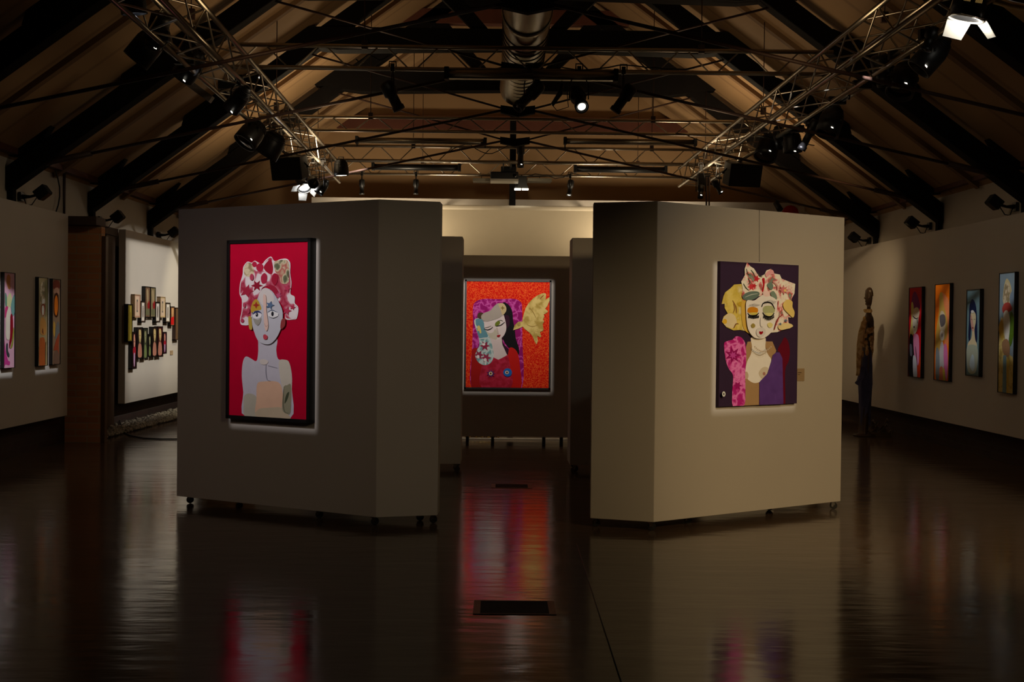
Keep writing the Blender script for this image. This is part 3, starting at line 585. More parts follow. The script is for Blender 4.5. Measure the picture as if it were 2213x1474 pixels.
orange = [
 ('s', P_mag, [(205, 1362), (212, 900), (222, 640), (222, 450), (255, 380), (350, 348), (520, 350), (690, 345), (760, 378), (782, 440), (785, 800), (780, 1362), (500, 1400)]),
 ('s', (158, 10, 8), [(205, 1000), (212, 930), (260, 910), (320, 950), (345, 1150), (330, 1362), (205, 1362)]),
 ('s', (8, 4, 8), [(556, 402), (622, 408), (668, 480), (680, 590), (700, 700), (712, 800), (746, 905), (742, 982), (700, 920), (640, 915), (560, 800), (545, 640)]),
 ('s', (48, 8, 34), [(575, 545), (632, 540), (640, 640), (602, 700), (560, 830), (610, 900), (640, 940), (625, 990), (590, 985), (550, 880), (540, 780), (600, 660)]),
 ('s', (190, 16, 6), [(636, 908), (680, 905), (730, 960), (755, 1090), (770, 1362), (600, 1370), (590, 1000), (620, 985)]),
 ('s', P_crim, [(455, 1015), (508, 1042), (560, 1015), (612, 988), (640, 1080), (655, 1362), (320, 1362), (322, 1120), (400, 1080)]),
 ('p', (206, 190, 186), [(395, 770), (420, 790), (548, 782), (558, 870), (612, 988), (565, 1015), (512, 1042), (448, 1012), (430, 900)]),
 ('s', (212, 198, 194), [(342, 615), (350, 690), (380, 745), (425, 795), (480, 818), (550, 790), (592, 730), (602, 660), (582, 560), (556, 520), (460, 560), (380, 590)]),
 ('s', (188, 180, 160), [(352, 690), (400, 735), (450, 730), (475, 690), (500, 740), (490, 810), (425, 795), (380, 748)]),
 ('s', P_teal, [(235, 600), (268, 570), (322, 576), (348, 620), (356, 690), (400, 765), (432, 840), (450, 930), (458, 1000), (425, 1078), (352, 1106), (282, 1072), (248, 1000), (270, 930), (295, 870), (285, 780), (252, 680)]),
 ('s', (92, 140, 152), [(248, 600), (272, 578), (322, 580), (346, 625), (356, 690), (392, 780), (300, 800), (262, 690)]),
 ('s', (206, 190, 110), [(272, 665), (295, 655), (310, 690), (318, 735), (302, 742), (292, 715), (275, 715)]), ('s', (206, 206, 196), [(238, 600), (250, 590), (254, 640), (272, 670), (262, 682), (244, 650)]),
 ('f', (142, 36, 66), (357, 885, 62, 6)), ('f', (142, 40, 70), (290, 990, 60, 6)), ('f', (148, 42, 74), (372, 1022, 62, 6)),
 ('c', (228, 222, 218), (345, 868, 18, 14)), ('c', (228, 222, 218), (280, 1010, 16, 20)), ('c', (228, 222, 218), (362, 1045, 16, 20)), ('c', (228, 222, 218), (365, 1085, 9, 16)),
 ('l', (212, 214, 208), [(296, 806), (340, 798), (388, 790)], 12),
 ('s', (74, 52, 34), [(275, 560), (278, 518), (310, 505), (345, 515), (345, 560), (310, 576)]),
 ('s', (168, 158, 146), [(316, 548), (345, 512), (420, 480), (470, 425), (520, 397), (552, 470), (560, 530), (500, 572), (430, 594), (380, 606), (330, 590)]),
 ('s', (196, 176, 128), [(512, 412), (530, 396), (570, 400), (600, 440), (600, 485), (575, 520), (556, 528), (538, 470)]), ('f', (130, 110, 50), (560, 450, 26, 4)),
 ('l', (16, 10, 10), [(346, 690), (385, 702), (425, 690), (448, 668)], 11), ('l', (120, 110, 100), [(352, 680), (390, 672), (430, 655)], 7),
 ('s', (104, 116, 30), [(474, 652), (480, 618), (510, 600), (532, 608), (522, 638), (496, 656)]), ('l', (16, 10, 10), [(484, 658), (530, 650), (560, 632), (584, 610)], 11), ('l', (90, 90, 60), [(500, 600), (540, 590), (565, 600)], 6),
 ('s', (188, 172, 160), [(488, 680), (500, 676), (516, 736), (505, 746), (496, 720)]), ('l', (186, 168, 150), [(560, 520), (566, 545)], 5),
 ('s', (150, 12, 24), [(494, 770), (512, 756), (520, 760), (533, 754), (534, 768), (514, 783)]),
 ('p', P_gold, [(680, 703), (698, 645), (738, 606), (785, 602), (800, 520), (822, 450), (856, 392), (905, 340), (960, 302), (1015, 278), (1045, 276), (1056, 292), (1048, 352), (1097, 320), (1096, 360), (1070, 420), (1044, 456), (1078, 482), (1058, 504), (1028, 518), (1036, 545), (1020, 575), (1034, 600), (1016, 630), (1026, 690), (1018, 706), (984, 720), (1000, 768), (990, 778), (954, 765), (962, 820), (948, 862), (922, 820), (900, 765), (860, 722), (820, 692), (790, 660), (745, 682)]),
 ('c', (146, 118, 50), (745, 638, 18, 20)), ('c', (206, 184, 106), (745, 638, 11, 13)), ('c', (90, 70, 30), (745, 640, 5, 6)), ('l', (140, 60, 20), [(985, 345), (1010, 318), (1030, 298)], 10), ('l', (150, 120, 56), [(840, 640), (900, 660), (960, 640)], 8), ('l', (150, 120, 56), [(870, 450), (910, 500), (940, 560)], 8),
 ('f', (70, 40, 106), (425, 1200, 52, 9)), ('c', (224, 206, 160), (424, 1200, 21, 21)), ('c', (92, 50, 20), (424, 1200, 10, 12)), ('c', (24, 100, 180), (617, 1186, 50, 48)), ('c', (206, 196, 170), (610, 1185, 22, 20)), ('c', (80, 26, 14), (610, 1186, 10, 10)),
]
purple = [
 ('s', (98, 12, 30), [(650, 905), (688, 830), (718, 785), (750, 830), (762, 920), (748, 1010), (715, 1100), (712, 1400), (690, 1402), (685, 980)]),
 ('p', (168, 132, 88), [(372, 826), (412, 822), (530, 822), (602, 824), (636, 908), (610, 985), (560, 1120), (520, 1300), (474, 1408), (330, 1414), (345, 1100), (356, 880)]),
 ('s', (232, 222, 204), [(410, 780), (532, 780), (536, 880), (562, 950), (588, 990), (574, 1060), (540, 1120), (500, 1185), (440, 1208), (390, 1190), (356, 1150), (350, 1090), (366, 1010), (402, 940), (412, 870)]),
 ('s', (206, 190, 162), [(470, 1120), (495, 1075), (530, 1058), (560, 1075), (545, 1130), (505, 1172)]), ('c', (170, 120, 100), (520, 1122, 13, 16)), ('s', (196, 170, 140), [(345, 1110), (362, 1104), (376, 1130), (370, 1165), (346, 1165)]),
 ('s', P_mag2, [(154, 850), (185, 820), (232, 806), (265, 776), (312, 785), (345, 830), (356, 900), (356, 1010), (346, 1120), (346, 1300), (330, 1416), (232, 1420), (226, 1290), (234, 1140), (196, 1075), (170, 1000)]),
 ('f', (150, 16, 90), (235, 950, 80, 7)), ('f', (196, 70, 150), (235, 950, 40, 7)), ('f', (160, 20, 96), (275, 1230, 42, 6)), ('l', (236, 130, 190), [(235, 1140), (280, 1160), (340, 1120)], 9),
 ('p', P_vio, [(474, 1198), (548, 1120), (584, 1010), (600, 950), (630, 925), (662, 925), (688, 980), (690, 1402), (470, 1408)]),
 ('p', P_yel, [(132, 474), (150, 400), (166, 364), (215, 325), (250, 290), (318, 284), (352, 400), (372, 560), (372, 640), (410, 770), (345, 725), (300, 715), (240, 720), (175, 690), (134, 640), (150, 590), (188, 562), (160, 510), (160, 470)]),
 ('s', (226, 206, 160), [(140, 640), (150, 600), (200, 560), (250, 580), (270, 650), (230, 700), (170, 680)]), ('c', (226, 178, 50), (160, 636, 20, 24)), ('l', (140, 96, 50), [(232, 440), (262, 500), (268, 560)], 12), ('l', (140, 96, 50), [(240, 470), (250, 520), (235, 560)], 8), ('l', (120, 70, 30), [(240, 700), (262, 660), (285, 660)], 10), ('s', (196, 160, 44), [(275, 470), (310, 450), (330, 480), (300, 495)]), ('s', (212, 172, 70), [(318, 440), (352, 445), (360, 700), (384, 750), (330, 700), (310, 560)]),
 ('p', P_flor, [(312, 262), (346, 200), (345, 140), (368, 74), (400, 118), (432, 138), (460, 185), (492, 212), (530, 192), (548, 155), (592, 138), (622, 184), (672, 194), (688, 232), (750, 258), (815, 282), (806, 372), (780, 420), (776, 480), (796, 545), (782, 604), (742, 596), (746, 650), (780, 680), (760, 700), (700, 712), (640, 736), (575, 742), (620, 640), (640, 540), (620, 440), (560, 382), (470, 400), (400, 440), (330, 440), (314, 400), (326, 330)]),
 ('f', (196, 40, 50), (455, 235, 36, 5)), ('f', (206, 60, 66), (405, 312, 40, 6)), ('f', (196, 40, 50), (432, 300, 26, 5)), ('s', (176, 22, 34), [(505, 235), (528, 232), (526, 300), (512, 356), (502, 350), (512, 290)]),
 ('l', (66, 74, 54), [(360, 140), (372, 190), (400, 200)], 9), ('l', (66, 74, 54), [(400, 150), (420, 175), (440, 215)], 9), ('l', (66, 74, 54), [(330, 280), (352, 320), (380, 345)], 9), ('l', (66, 74, 54), [(465, 180), (480, 210), (505, 215)], 9), ('l', (66, 74, 54), [(372, 230), (390, 262), (372, 290)], 8),
 ('s', (100, 118, 106), [(322, 395), (360, 365), (420, 352), (472, 362), (470, 395), (420, 430), (360, 438), (325, 425)]), ('l', (190, 196, 180), [(340, 410), (400, 385), (460, 375)], 7), ('s', (110, 128, 112), [(548, 290), (580, 262), (604, 300), (590, 340), (560, 320)]), ('s', (120, 136, 116), [(576, 370), (606, 350), (636, 400), (630, 432), (596, 412)]),
 ('s', (226, 160, 160), [(532, 190), (560, 160), (598, 150), (612, 186), (575, 196), (545, 220)]), ('f', (206, 120, 116), (700, 340, 50, 8)), ('c', (226, 200, 120), (712, 345, 12, 12)), ('l', (206, 150, 140), [(600, 260), (640, 300), (640, 340)], 16), ('l', (200, 80, 76), [(650, 440), (640, 500), (628, 530)], 8), ('l', (150, 60, 50), [(690, 570), (650, 600), (625, 650), (605, 715)], 12), ('l', (150, 60, 50), [(660, 540), (652, 600)], 8),
 ('s', (226, 196, 110), [(690, 470), (730, 430), (776, 450), (776, 500), (795, 550), (780, 600), (735, 560), (700, 520)]), ('s', (226, 204, 140), [(640, 680), (700, 650), (760, 660), (776, 684), (720, 706), (660, 715)]), ('f', (96, 112, 130), (712, 628, 18, 5)), ('f', (96, 112, 130), (660, 660, 16, 5)),
 ('s', (230, 222, 210), [(350, 444), (420, 440), (470, 404), (520, 382), (580, 402), (632, 450), (622, 580), (600, 690), (560, 752), (500, 792), (430, 792), (382, 750), (354, 680), (345, 560)]),
 ('s', (232, 200, 190), [(500, 372), (530, 345), (562, 372), (556, 398), (520, 402)]),
 ('s', (206, 132, 20), [(356, 525), (372, 506), (410, 500), (450, 516), (448, 552), (400, 560), (358, 552)]), ('s', (206, 190, 90), [(370, 558), (410, 552), (450, 556), (430, 576), (390, 574)]),
 ('l', (14, 12, 12), [(356, 556), (372, 578), (410, 584), (440, 576), (460, 556)], 14),
 ('s', (170, 172, 120), [(498, 540), (505, 500), (545, 488), (600, 500), (606, 545), (570, 562), (520, 560)]), ('s', (206, 200, 130), [(512, 560), (550, 556), (592, 560), (566, 586), (530, 580)]),
 ('l', (14, 12, 12), [(486, 500), (500, 468), (540, 456), (580, 470), (606, 520)], 13), ('l', (14, 12, 12), [(494, 552), (512, 580), (548, 594), (580, 584), (600, 556)], 14),
 ('s', (158, 138, 66), [(384, 672), (402, 654), (422, 668), (418, 690), (396, 696)]), ('s', (220, 206, 130), [(535, 660), (560, 645), (585, 665), (570, 694), (545, 690)]),
 ('l', (186, 176, 168), [(474, 600), (470, 640), (474, 680), (494, 686)], 6), ('s', (214, 206, 196), [(430, 740), (440, 705), (476, 690), (514, 712), (514, 752), (480, 782), (445, 775)]),
 ('s', (150, 10, 20), [(456, 742), (462, 726), (474, 732), (488, 726), (492, 742), (476, 758), (462, 754)]),
 ('c', (224, 222, 210), (127, 1305, 15, 24)), ('c', (80, 70, 66), (127, 1305, 6, 12)),
]
for x in range(366, 452, 14): purple.append(('l', (14, 12, 12), [(x, 578), (x-2, 596), (x-4, 612-abs(x-408)*.2)], 10))
for i, x in enumerate(range(502, 600, 14)): purple.append(('l', (14, 12, 12), [(x, 574+14*math.sin(i/6*3.1)), (x-1, 596+16*math.sin(i/6*3.1)), (x-2, 606+20*math.sin(i/6*3.1))], 10))
for i in range(8): purple.append(('l', (60, 56, 52), [(372+i*10, 498-abs(i-3)*2), (368+i*11, 478+abs(i-3)*2), (372+i*12, 468+abs(i-3)*3)], 4))
for i in range(9): purple.append(('l', (50, 46, 44), [(500+i*11, 462+abs(i-4)*3), (496+i*12, 444+abs(i-4)*3), (500+i*13, 432+abs(i-4)*4)], 4))
for i in range(12): a = i/11; purple.append(('c', (186, 166, 140), (400+140*a, 872+44*math.sin(a*math.pi), 6, 7))); purple.append(('l', (150, 130, 104), [(400+140*a, 880+44*math.sin(a*math.pi)), (402+138*a, 896+46*math.sin(a*math.pi))], 5))
picture('framed_portrait', Q_RED, [(88, 122), (643, 103), (643, 1378), (92, 1338)], crimson, (184, 0, 44), .06, 'large black-framed portrait on crimson ground with a floral turban, on the left wall unit', 'painting', True, fw=.028, lip=.012)
picture('framed_picture', Q_ORG, [(152, 148), (1097, 150), (1085, 1360), (138, 1362)], orange, P_lace, .05, 'black-framed orange-red picture of a woman and a golden bird at the end of the passage', 'painting', True, fw=.022, lip=.012)
picture('canvas_portrait', Q_PUR, [(130, 68), (860, 104), (818, 1396), (104, 1422)], purple, (54, 36, 56), .035, 'unframed dark purple collage portrait with cream floral hair, on the right wall unit', 'painting')

# narrow pictures on the side walls (artwork in crop pixels)
r1 = [('p', (206, 60, 20), [(525, 780), (625, 780), (625, 945), (525, 940)]),
 ('s', (128, 36, 110), [(548, 370), (560, 280), (580, 255), (602, 300), (618, 370), (610, 400), (560, 400)]), ('s', (226, 214, 120), [(535, 620), (548, 500), (548, 360), (562, 345), (570, 420), (560, 520), (565, 610)]),
 ('s', (226, 206, 170), [(560, 460), (570, 400), (598, 385), (615, 420), (608, 470), (604, 520), (592, 580), (570, 600), (562, 540)]), ('s', (232, 226, 200), [(562, 500), (590, 470), (604, 500), (590, 580), (568, 600)]), ('l', (20, 16, 20), [(562, 455), (575, 470), (590, 478), (604, 470)], 9), ('l', (20, 16, 20), [(596, 480), (600, 515)], 8), ('c', (40, 20, 20), (573, 545, 5, 9)),
 ('s', (14, 12, 14), [(530, 940), (536, 640), (556, 605), (568, 640), (572, 760), (566, 940)]), ('s', (214, 130, 160), [(568, 620), (595, 600), (612, 640), (612, 800), (600, 850), (575, 780)]), ('s', (190, 190, 190), [(566, 780), (590, 800), (596, 940), (568, 940)]), ('l', (60, 40, 50), [(585, 700), (590, 760), (598, 850)], 6), ('s', (90, 90, 96), [(540, 690), (556, 690), (560, 770), (544, 770)])]
picture('narrow_portrait', Q_R1, [(535, 225), (635, 222), (622, 942), (525, 938)], r1, (206, 18, 28), .038, 'narrow red picture with a black-clad figure, leftmost on the right-hand wall', 'painting', True, fw=.008, group='narrow pictures on the side walls')
r2 = [('s', (232, 140, 90), [(790, 265), (830, 290), (850, 360), (850, 560), (820, 700), (800, 420)]), ('s', (206, 170, 80), [(745, 720), (752, 560), (775, 400), (780, 280), (800, 265), (812, 360), (835, 480), (830, 600), (800, 640), (770, 740)]), ('s', (206, 196, 170), [(776, 470), (790, 400), (815, 420), (822, 500), (805, 600), (785, 560)]), ('s', (96, 92, 96), [(780, 440), (810, 425), (822, 450), (818, 500), (788, 520)]),
 ('s', (232, 230, 220), [(778, 600), (784, 560), (800, 552), (815, 570), (808, 620), (790, 630)]), ('l', (40, 60, 120), [(796, 575), (796, 600)], 9), ('s', (190, 190, 196), [(772, 860), (776, 720), (790, 640), (804, 650), (812, 720), (806, 860), (790, 880)]), ('s', (128, 140, 150), [(745, 940), (748, 720), (766, 690), (776, 760), (770, 960)]), ('s', (206, 110, 170), [(812, 660), (835, 690), (838, 860), (826, 960), (808, 800)]), ('s', (206, 120, 90), [(775, 860), (800, 850), (800, 960), (778, 960)]), ('s', (200, 190, 60), [(800, 870), (815, 870), (818, 960), (804, 960)])]
picture('narrow_portrait', Q_R2, [(753, 205), (856, 198), (842, 965), (730, 955)], r2, (238, 120, 10), .038, 'narrow orange picture with a pale long-necked figure, second on the right-hand wall', 'painting', True, fw=.008, group='narrow pictures on the side walls')
r3 = [('s', (16, 28, 66), [(1008, 620), (1014, 480), (1018, 370), (1038, 320), (1060, 350), (1072, 440), (1074, 640), (1060, 660), (1050, 560), (1030, 560), (1020, 660)]), ('s', (226, 204, 160), [(1026, 480), (1028, 430), (1044, 410), (1064, 440), (1064, 500), (1054, 560), (1060, 640), (1072, 680), (1078, 800), (1040, 860), (998, 800), (1004, 680), (1030, 630), (1036, 560)]),
 ('s', (214, 160, 140), [(1024, 470), (1034, 450), (1050, 560), (1040, 575), (1030, 540)]), ('l', (40, 40, 50), [(1028, 478), (1040, 482)], 6), ('l', (40, 40, 50), [(1050, 480), (1062, 478)], 6), ('c', (150, 60, 50), (1043, 548, 6, 7)), ('s', (180, 184, 160), [(1000, 700), (1040, 680), (1076, 700), (1080, 800), (1060, 900), (1010, 900), (996, 800)]), ('s', (192, 208, 212), [(1018, 840), (1036, 760), (1052, 780), (1056, 860), (1040, 890)]), ('c', (232, 226, 214), (1042, 418, 12, 12))]
picture('narrow_portrait', Q_R3, [(1002, 252), (1098, 242), (1085, 924), (990, 920)], r3, (112, 140, 144), .038, 'narrow grey-blue picture with a navy-hooded face, third on the right-hand wall', 'painting', True, fw=.012, group='narrow pictures on the side walls')
r4 = [('s', P_gold, [(1236, 1060), (1244, 760), (1262, 500), (1285, 480), (1300, 700), (1330, 760), (1350, 800), (1344, 1065)]), ('s', (214, 196, 140), [(1285, 320), (1300, 200), (1320, 160), (1345, 220), (1350, 330), (1330, 400), (1300, 380)]), ('s', P_cream, [(1290, 340), (1300, 220), (1325, 190), (1340, 260), (1325, 350)]), ('s', (130, 150, 168), [(1335, 300), (1362, 260), (1368, 420), (1345, 420)]), ('s', (188, 70, 60), [(1280, 390), (1300, 350), (1335, 350), (1350, 400), (1320, 420), (1290, 430)]),
 ('s', (86, 120, 30), [(1340, 420), (1362, 460), (1358, 600), (1330, 690), (1325, 560)]), ('s', (226, 222, 206), [(1290, 430), (1320, 410), (1335, 500), (1322, 640), (1305, 660), (1290, 560)]), ('s', (206, 166, 60), [(1252, 560), (1270, 480), (1285, 520), (1280, 640)]), ('s', (160, 120, 84), [(1275, 660), (1310, 630), (1330, 680), (1322, 770), (1285, 750)]), ('p', (120, 150, 158), [(1282, 760), (1305, 760), (1298, 1062), (1270, 1058)]), ('p', (214, 176, 60), [(1310, 790), (1322, 790), (1314, 1062), (1304, 1062)])]
picture('narrow_portrait', Q_R4, [(1268, 122), (1376, 114), (1346, 1066), (1236, 1052)], r4, (136, 154, 162), .038, 'tallest narrow pale blue picture, rightmost on the right-hand wall', 'painting', True, fw=.008, group='narrow pictures on the side walls')
l1 = [('s', (200, 60, 140), [(38, 1300), (50, 1000), (60, 1100), (90, 1230), (115, 1250), (108, 1295), (60, 1285)]), ('s', (206, 130, 70), [(82, 300), (85, 225), (108, 195), (132, 230), (128, 300), (130, 370), (105, 370)]), ('s', (206, 206, 150), [(75, 520), (100, 450), (130, 420), (150, 520), (130, 590), (95, 590)]), ('s', (96, 140, 120), [(60, 560), (60, 420), (82, 460), (80, 600)]), ('s', (110, 156, 150), [(135, 560), (180, 440), (182, 650), (150, 700)]), ('s', (206, 60, 120), [(55, 720), (60, 600), (95, 590), (80, 680)]),
 ('s', (226, 216, 196), [(62, 900), (70, 700), (100, 600), (125, 610), (120, 760), (115, 960), (95, 990), (70, 970)]), ('s', (140, 8, 30), [(105, 1090), (120, 900), (128, 690), (152, 700), (155, 860), (135, 1000)]), ('s', (150, 150, 60), [(140, 1000), (160, 840), (170, 900), (150, 1060), (120, 1090)]), ('s', (60, 66, 70), [(68, 1040), (85, 1035), (88, 1120), (105, 1160), (100, 1200), (72, 1150)])]
QL1 = [(50, 172), (187, 184), (170, 1320), (34, 1328)]
picture('narrow_portrait', Q_L1, QL1, l1, (222, 170, 190), .035, 'narrow pink picture with a dark red streak, at the left frame edge', 'painting', True, fw=.006, group='narrow pictures on the side walls')
l2 = [('s', P_cream, [(490, 420), (500, 320), (525, 270), (550, 290), (548, 440), (560, 520), (500, 560)]), ('s', (150, 70, 40), [(498, 640), (505, 560), (545, 540), (552, 620), (530, 690)]), ('s', (232, 226, 206), [(510, 640), (512, 575), (530, 560), (540, 600), (535, 660), (522, 680)]), ('s', (236, 232, 220), [(510, 520), (525, 480), (545, 490), (540, 530), (520, 540)]), ('s', (196, 140, 70), [(485, 880), (490, 740), (520, 700), (560, 760), (560, 900), (520, 920)]), ('l', (110, 40, 30), [(520, 840), (518, 880), (525, 905)], 14), ('s', (176, 90, 40), [(470, 1280), (475, 1000), (500, 950), (545, 980), (552, 1260), (510, 1300)]), ('s', (136, 130, 90), [(545, 300), (580, 260), (585, 560), (560, 700), (555, 500)]), ('l', (96, 84, 50), [(560, 1000), (552, 1100), (550, 1280)], 12)]
picture('narrow_portrait', Q_L2, [(470, 228), (588, 232), (578, 1290), (457, 1300)], l2, (170, 150, 104), .035, 'narrow ochre picture with a small white face, left one of the wall pair', 'painting', True, fw=.006, group='narrow pictures on the side walls')
l3 = [('s', (120, 52, 36), [(640, 340), (660, 260), (720, 260), (738, 330), (720, 360), (660, 360)]), ('s', (190, 140, 110), [(655, 400), (675, 350), (715, 350), (725, 420), (690, 440)]), ('s', (70, 34, 20), [(652, 640), (655, 480), (680, 410), (712, 430), (718, 560), (705, 690), (675, 705)]), ('s', (226, 120, 30), [(662, 620), (665, 500), (685, 440), (704, 480), (706, 600), (690, 680), (672, 670)]), ('s', (196, 150, 60), [(645, 900), (650, 760), (670, 800), (665, 940)]), ('s', (110, 110, 104), [(670, 960), (680, 820), (710, 760), (725, 860), (700, 960)]), ('s', (160, 70, 40), [(648, 1100), (690, 960), (725, 900), (712, 1050), (715, 1180), (690, 1240), (660, 1240), (670, 1120)]), ('s', (120, 90, 70), [(650, 1270), (660, 1130), (700, 1120), (725, 1270)])]
picture('narrow_portrait', Q_L3, [(640, 242), (740, 248), (728, 1276), (628, 1282)], l3, (140, 112, 84), .035, 'narrow brown picture with an orange oval, right one of the wall pair', 'painting', True, fw=.006, group='narrow pictures on the side walls')

# small box frames on the lit panel (crop 260..400 x 600..810 at 7.02 px)
def zc(x, y): return (260+x/7.02, 600+y/7.02)
SF = [
 (110, 400, 180, 975, 'k', (150, 132, 40), 0, 'tall black frame with an olive strip, leftmost of the small frames'),
 (212, 252, 302, 612, 'w', (196, 150, 130), 1, 'pale wooden frame with a pinkish mount, upper left of the small frames'),
 (312, 352, 375, 684, 'k', (90, 66, 56), 1, 'black frame with a white mount, between the pale upper-left frame and the tall dark pair'),
 (374, 132, 452, 608, 'k', (120, 92, 70), 2, 'left frame of the highest dark pair on the lit panel'),
 (456, 143, 532, 606, 'k', (128, 116, 84), 2, 'right frame of the highest dark pair on the lit panel'),
 (534, 365, 600, 684, 'k', (90, 74, 60), 1, 'black frame with a white mount, right of the highest dark pair'),
 (602, 288, 680, 610, 'w', (212, 190, 140), 1, 'pale wooden frame with a cream mount, upper right of the small frames'),
 (688, 378, 755, 688, 'k', (110, 96, 76), 1, 'black frame with a white mount, right of the pale upper-right frame'),
 (760, 436, 820, 735, 'k', (150, 104, 70), 3, 'small dark frame with a bright red lower half, near the right of the panel'),
 (832, 452, 903, 950, 'b', (110, 84, 60), 0, 'tall dark brown frame, rightmost of the small frames beside the wall unit'),
 (176, 820, 245, 1390, 'k', (40, 14, 20), 4, 'tall black frame with a pink face, lowest of the small frames'),
 (254, 750, 336, 1235, 'k', (44, 30, 24), 5, 'dark frame with a yellowish face, second in the lower row'),
 (344, 760, 414, 1238, 'k', (52, 54, 40), 6, 'dark frame with a greenish figure, third in the lower row'),
 (418, 855, 474, 1205, 'k', (30, 26, 22), 6, 'small black frame in the gap of the lower row'),
 (482, 742, 556, 1205, 'k', (50, 34, 26), 5, 'dark frame with a pale figure, left of the right-hand lower pair'),
 (562, 736, 640, 1200, 'k', (64, 20, 20), 5, 'dark frame with a pale long face, right of the right-hand lower pair'),
 (646, 822, 700, 1158, 'k', (60, 24, 36), 4, 'small dark frame at the right end of the lower row'),
]
M_pale = mat('pale_frame_wood', (176, 146, 108), .6, var=.15, scale=14); M_bf = mat('brown_frame_wood', (52, 30, 22), .5)
for (x0, y0, x1, y1, fm, bg, st, lab) in SF:
    d = .055
    q = wallquad([zc(x0, y0), zc(x1, y0+(x1-x0)*.06), zc(x1, y1-(x1-x0)*.08), zc(x0, y1)], V((PXL+.05, 0, 0)), V((1, 0, 0)))
    S = [(0, 0), (1, 0), (1, 1), (0, 1)]; Ly = []
    if st == 0: Ly = [('p', (206, 190, 90) if fm == 'k' else (150, 124, 90), [(.55, .03), (.78, .03), (.78, .97), (.55, .97)]), ('p', (90, 60, 24), [(.62, .2), (.7, .2), (.7, .8), (.62, .8)])]
    if st == 1: Ly = [('p', (226, 220, 210) if fm == 'k' else (222, 196, 170), [(.12, .05), (.88, .05), (.88, .95), (.12, .95)]), ('p', (124, 116, 106), [(.36, .2), (.62, .2), (.62, .78), (.36, .78)]), ('p', bg, [(.42, .3), (.58, .3), (.58, .7), (.42, .7)])]
    if st == 2: Ly = [('s', (150, 30, 34), [(.5, .55), (.9, .45), (.95, .7), (.6, .72)]), ('s', (176, 156, 120), [(.3, .1), (.6, .08), (.7, .4), (.5, .55), (.35, .4)]), ('p', (110, 110, 80), [(.1, .75), (.9, .72), (.9, .95), (.1, .95)])]
    if st == 3: Ly = [('p', (206, 30, 28), [(.05, .6), (.95, .5), (.95, .97), (.05, .97)]), ('s', (206, 160, 110), [(.3, .1), (.8, .1), (.7, .5), (.4, .5)])]
    if st == 4: Ly = [('s', (214, 150, 130), [(.35, .1), (.6, .06), (.75, .25), (.65, .42), (.4, .4)]), ('s', (170, 30, 50), [(.2, .45), (.8, .4), (.85, .6), (.3, .62)]), ('s', (190, 150, 190), [(.35, .6), (.7, .6), (.65, .92), (.4, .92)]), ('l', (30, 10, 10), [(.4, .25), (.65, .26)], .03)]
    if st == 5: Ly = [('s', (214, 190, 130), [(.3, .08), (.7, .08), (.78, .3), (.55, .5), (.35, .35)]), ('s', (190, 130, 110), [(.15, .95), (.2, .6), (.5, .5), (.85, .62), (.9, .95)]), ('l', (40, 24, 16), [(.4, .24), (.6, .26)], .03), ('l', (150, 30, 30), [(.48, .38), (.58, .38)], .03)]
    if st == 6: Ly = [('s', (150, 150, 110), [(.3, .12), (.65, .1), (.72, .35), (.5, .5), (.34, .36)]), ('s', (120, 136, 84), [(.25, .95), (.3, .6), (.5, .52), (.78, .65), (.8, .95)]), ('l', (40, 24, 16), [(.4, .26), (.6, .28)], .03)]
    picture('framed_miniature', q, S, Ly, bg, .05, lab, 'picture frame', True, {'k': M_frame, 'w': M_pale, 'b': M_bf}[fm], .012, 'small box frames on the lit panel', step=.0003, lip=.006)
def card(q_px, p, n, label, size=None):
    q = wallquad(q_px, p, n); nn = V(n).normalized(); m = MB(); m.extr([q[0], q[3], q[2], q[1]], -nn*.006)
    m.add([q[0]+nn*.0006+(q[1]-q[0])*.1+(q[3]-q[0])*.3, q[0]+nn*.0006+(q[1]-q[0])*.6+(q[3]-q[0])*.3, q[0]+nn*.0006+(q[1]-q[0])*.6+(q[3]-q[0])*.36, q[0]+nn*.0006+(q[1]-q[0])*.1+(q[3]-q[0])*.36], [(0, 1, 2, 3)], 1)
    m.add([q[0]+nn*.0006+(q[1]-q[0])*.1+(q[3]-q[0])*.45, q[0]+nn*.0006+(q[1]-q[0])*.4+(q[3]-q[0])*.45, q[0]+nn*.0006+(q[1]-q[0])*.4+(q[3]-q[0])*.5, q[0]+nn*.0006+(q[1]-q[0])*.1+(q[3]-q[0])*.5], [(0, 1, 2, 3)], 1)
    m.build('caption_card', [mat('card_beige', (176, 150, 116), .7), mat('card_ink', (96, 76, 50), .7)], org=q[3], **tagd(label, 'label'))
card([(1723, 796), (1739, 797), (1738, 824), (1722, 823)], V((1.187, 8.997, 0))+NR*.007, NR, 'small plain caption card right of the purple collage portrait')
card([(368, 757), (374, 758), (374, 767), (368, 767)], V((PXL+.007, 0, 0)), V((1, 0, 0)), 'tiny caption card low on the lit white panel, right of the frames')
# hanging wire above the purple canvas
a = atP(1641, 455, V((1.187, 8.997, 0))+NR*.004, NR); b = atP(1641, 566, V((1.187, 8.997, 0))+NR*.004, NR); a.z = 2.48
m = MB(); m.tube([a+NR*.001, b+NR*.001], .0012, 5); m.build('hanging_wire', M_alu, org=b, **tagd('thin hanging wire above the purple collage portrait', 'wire'))
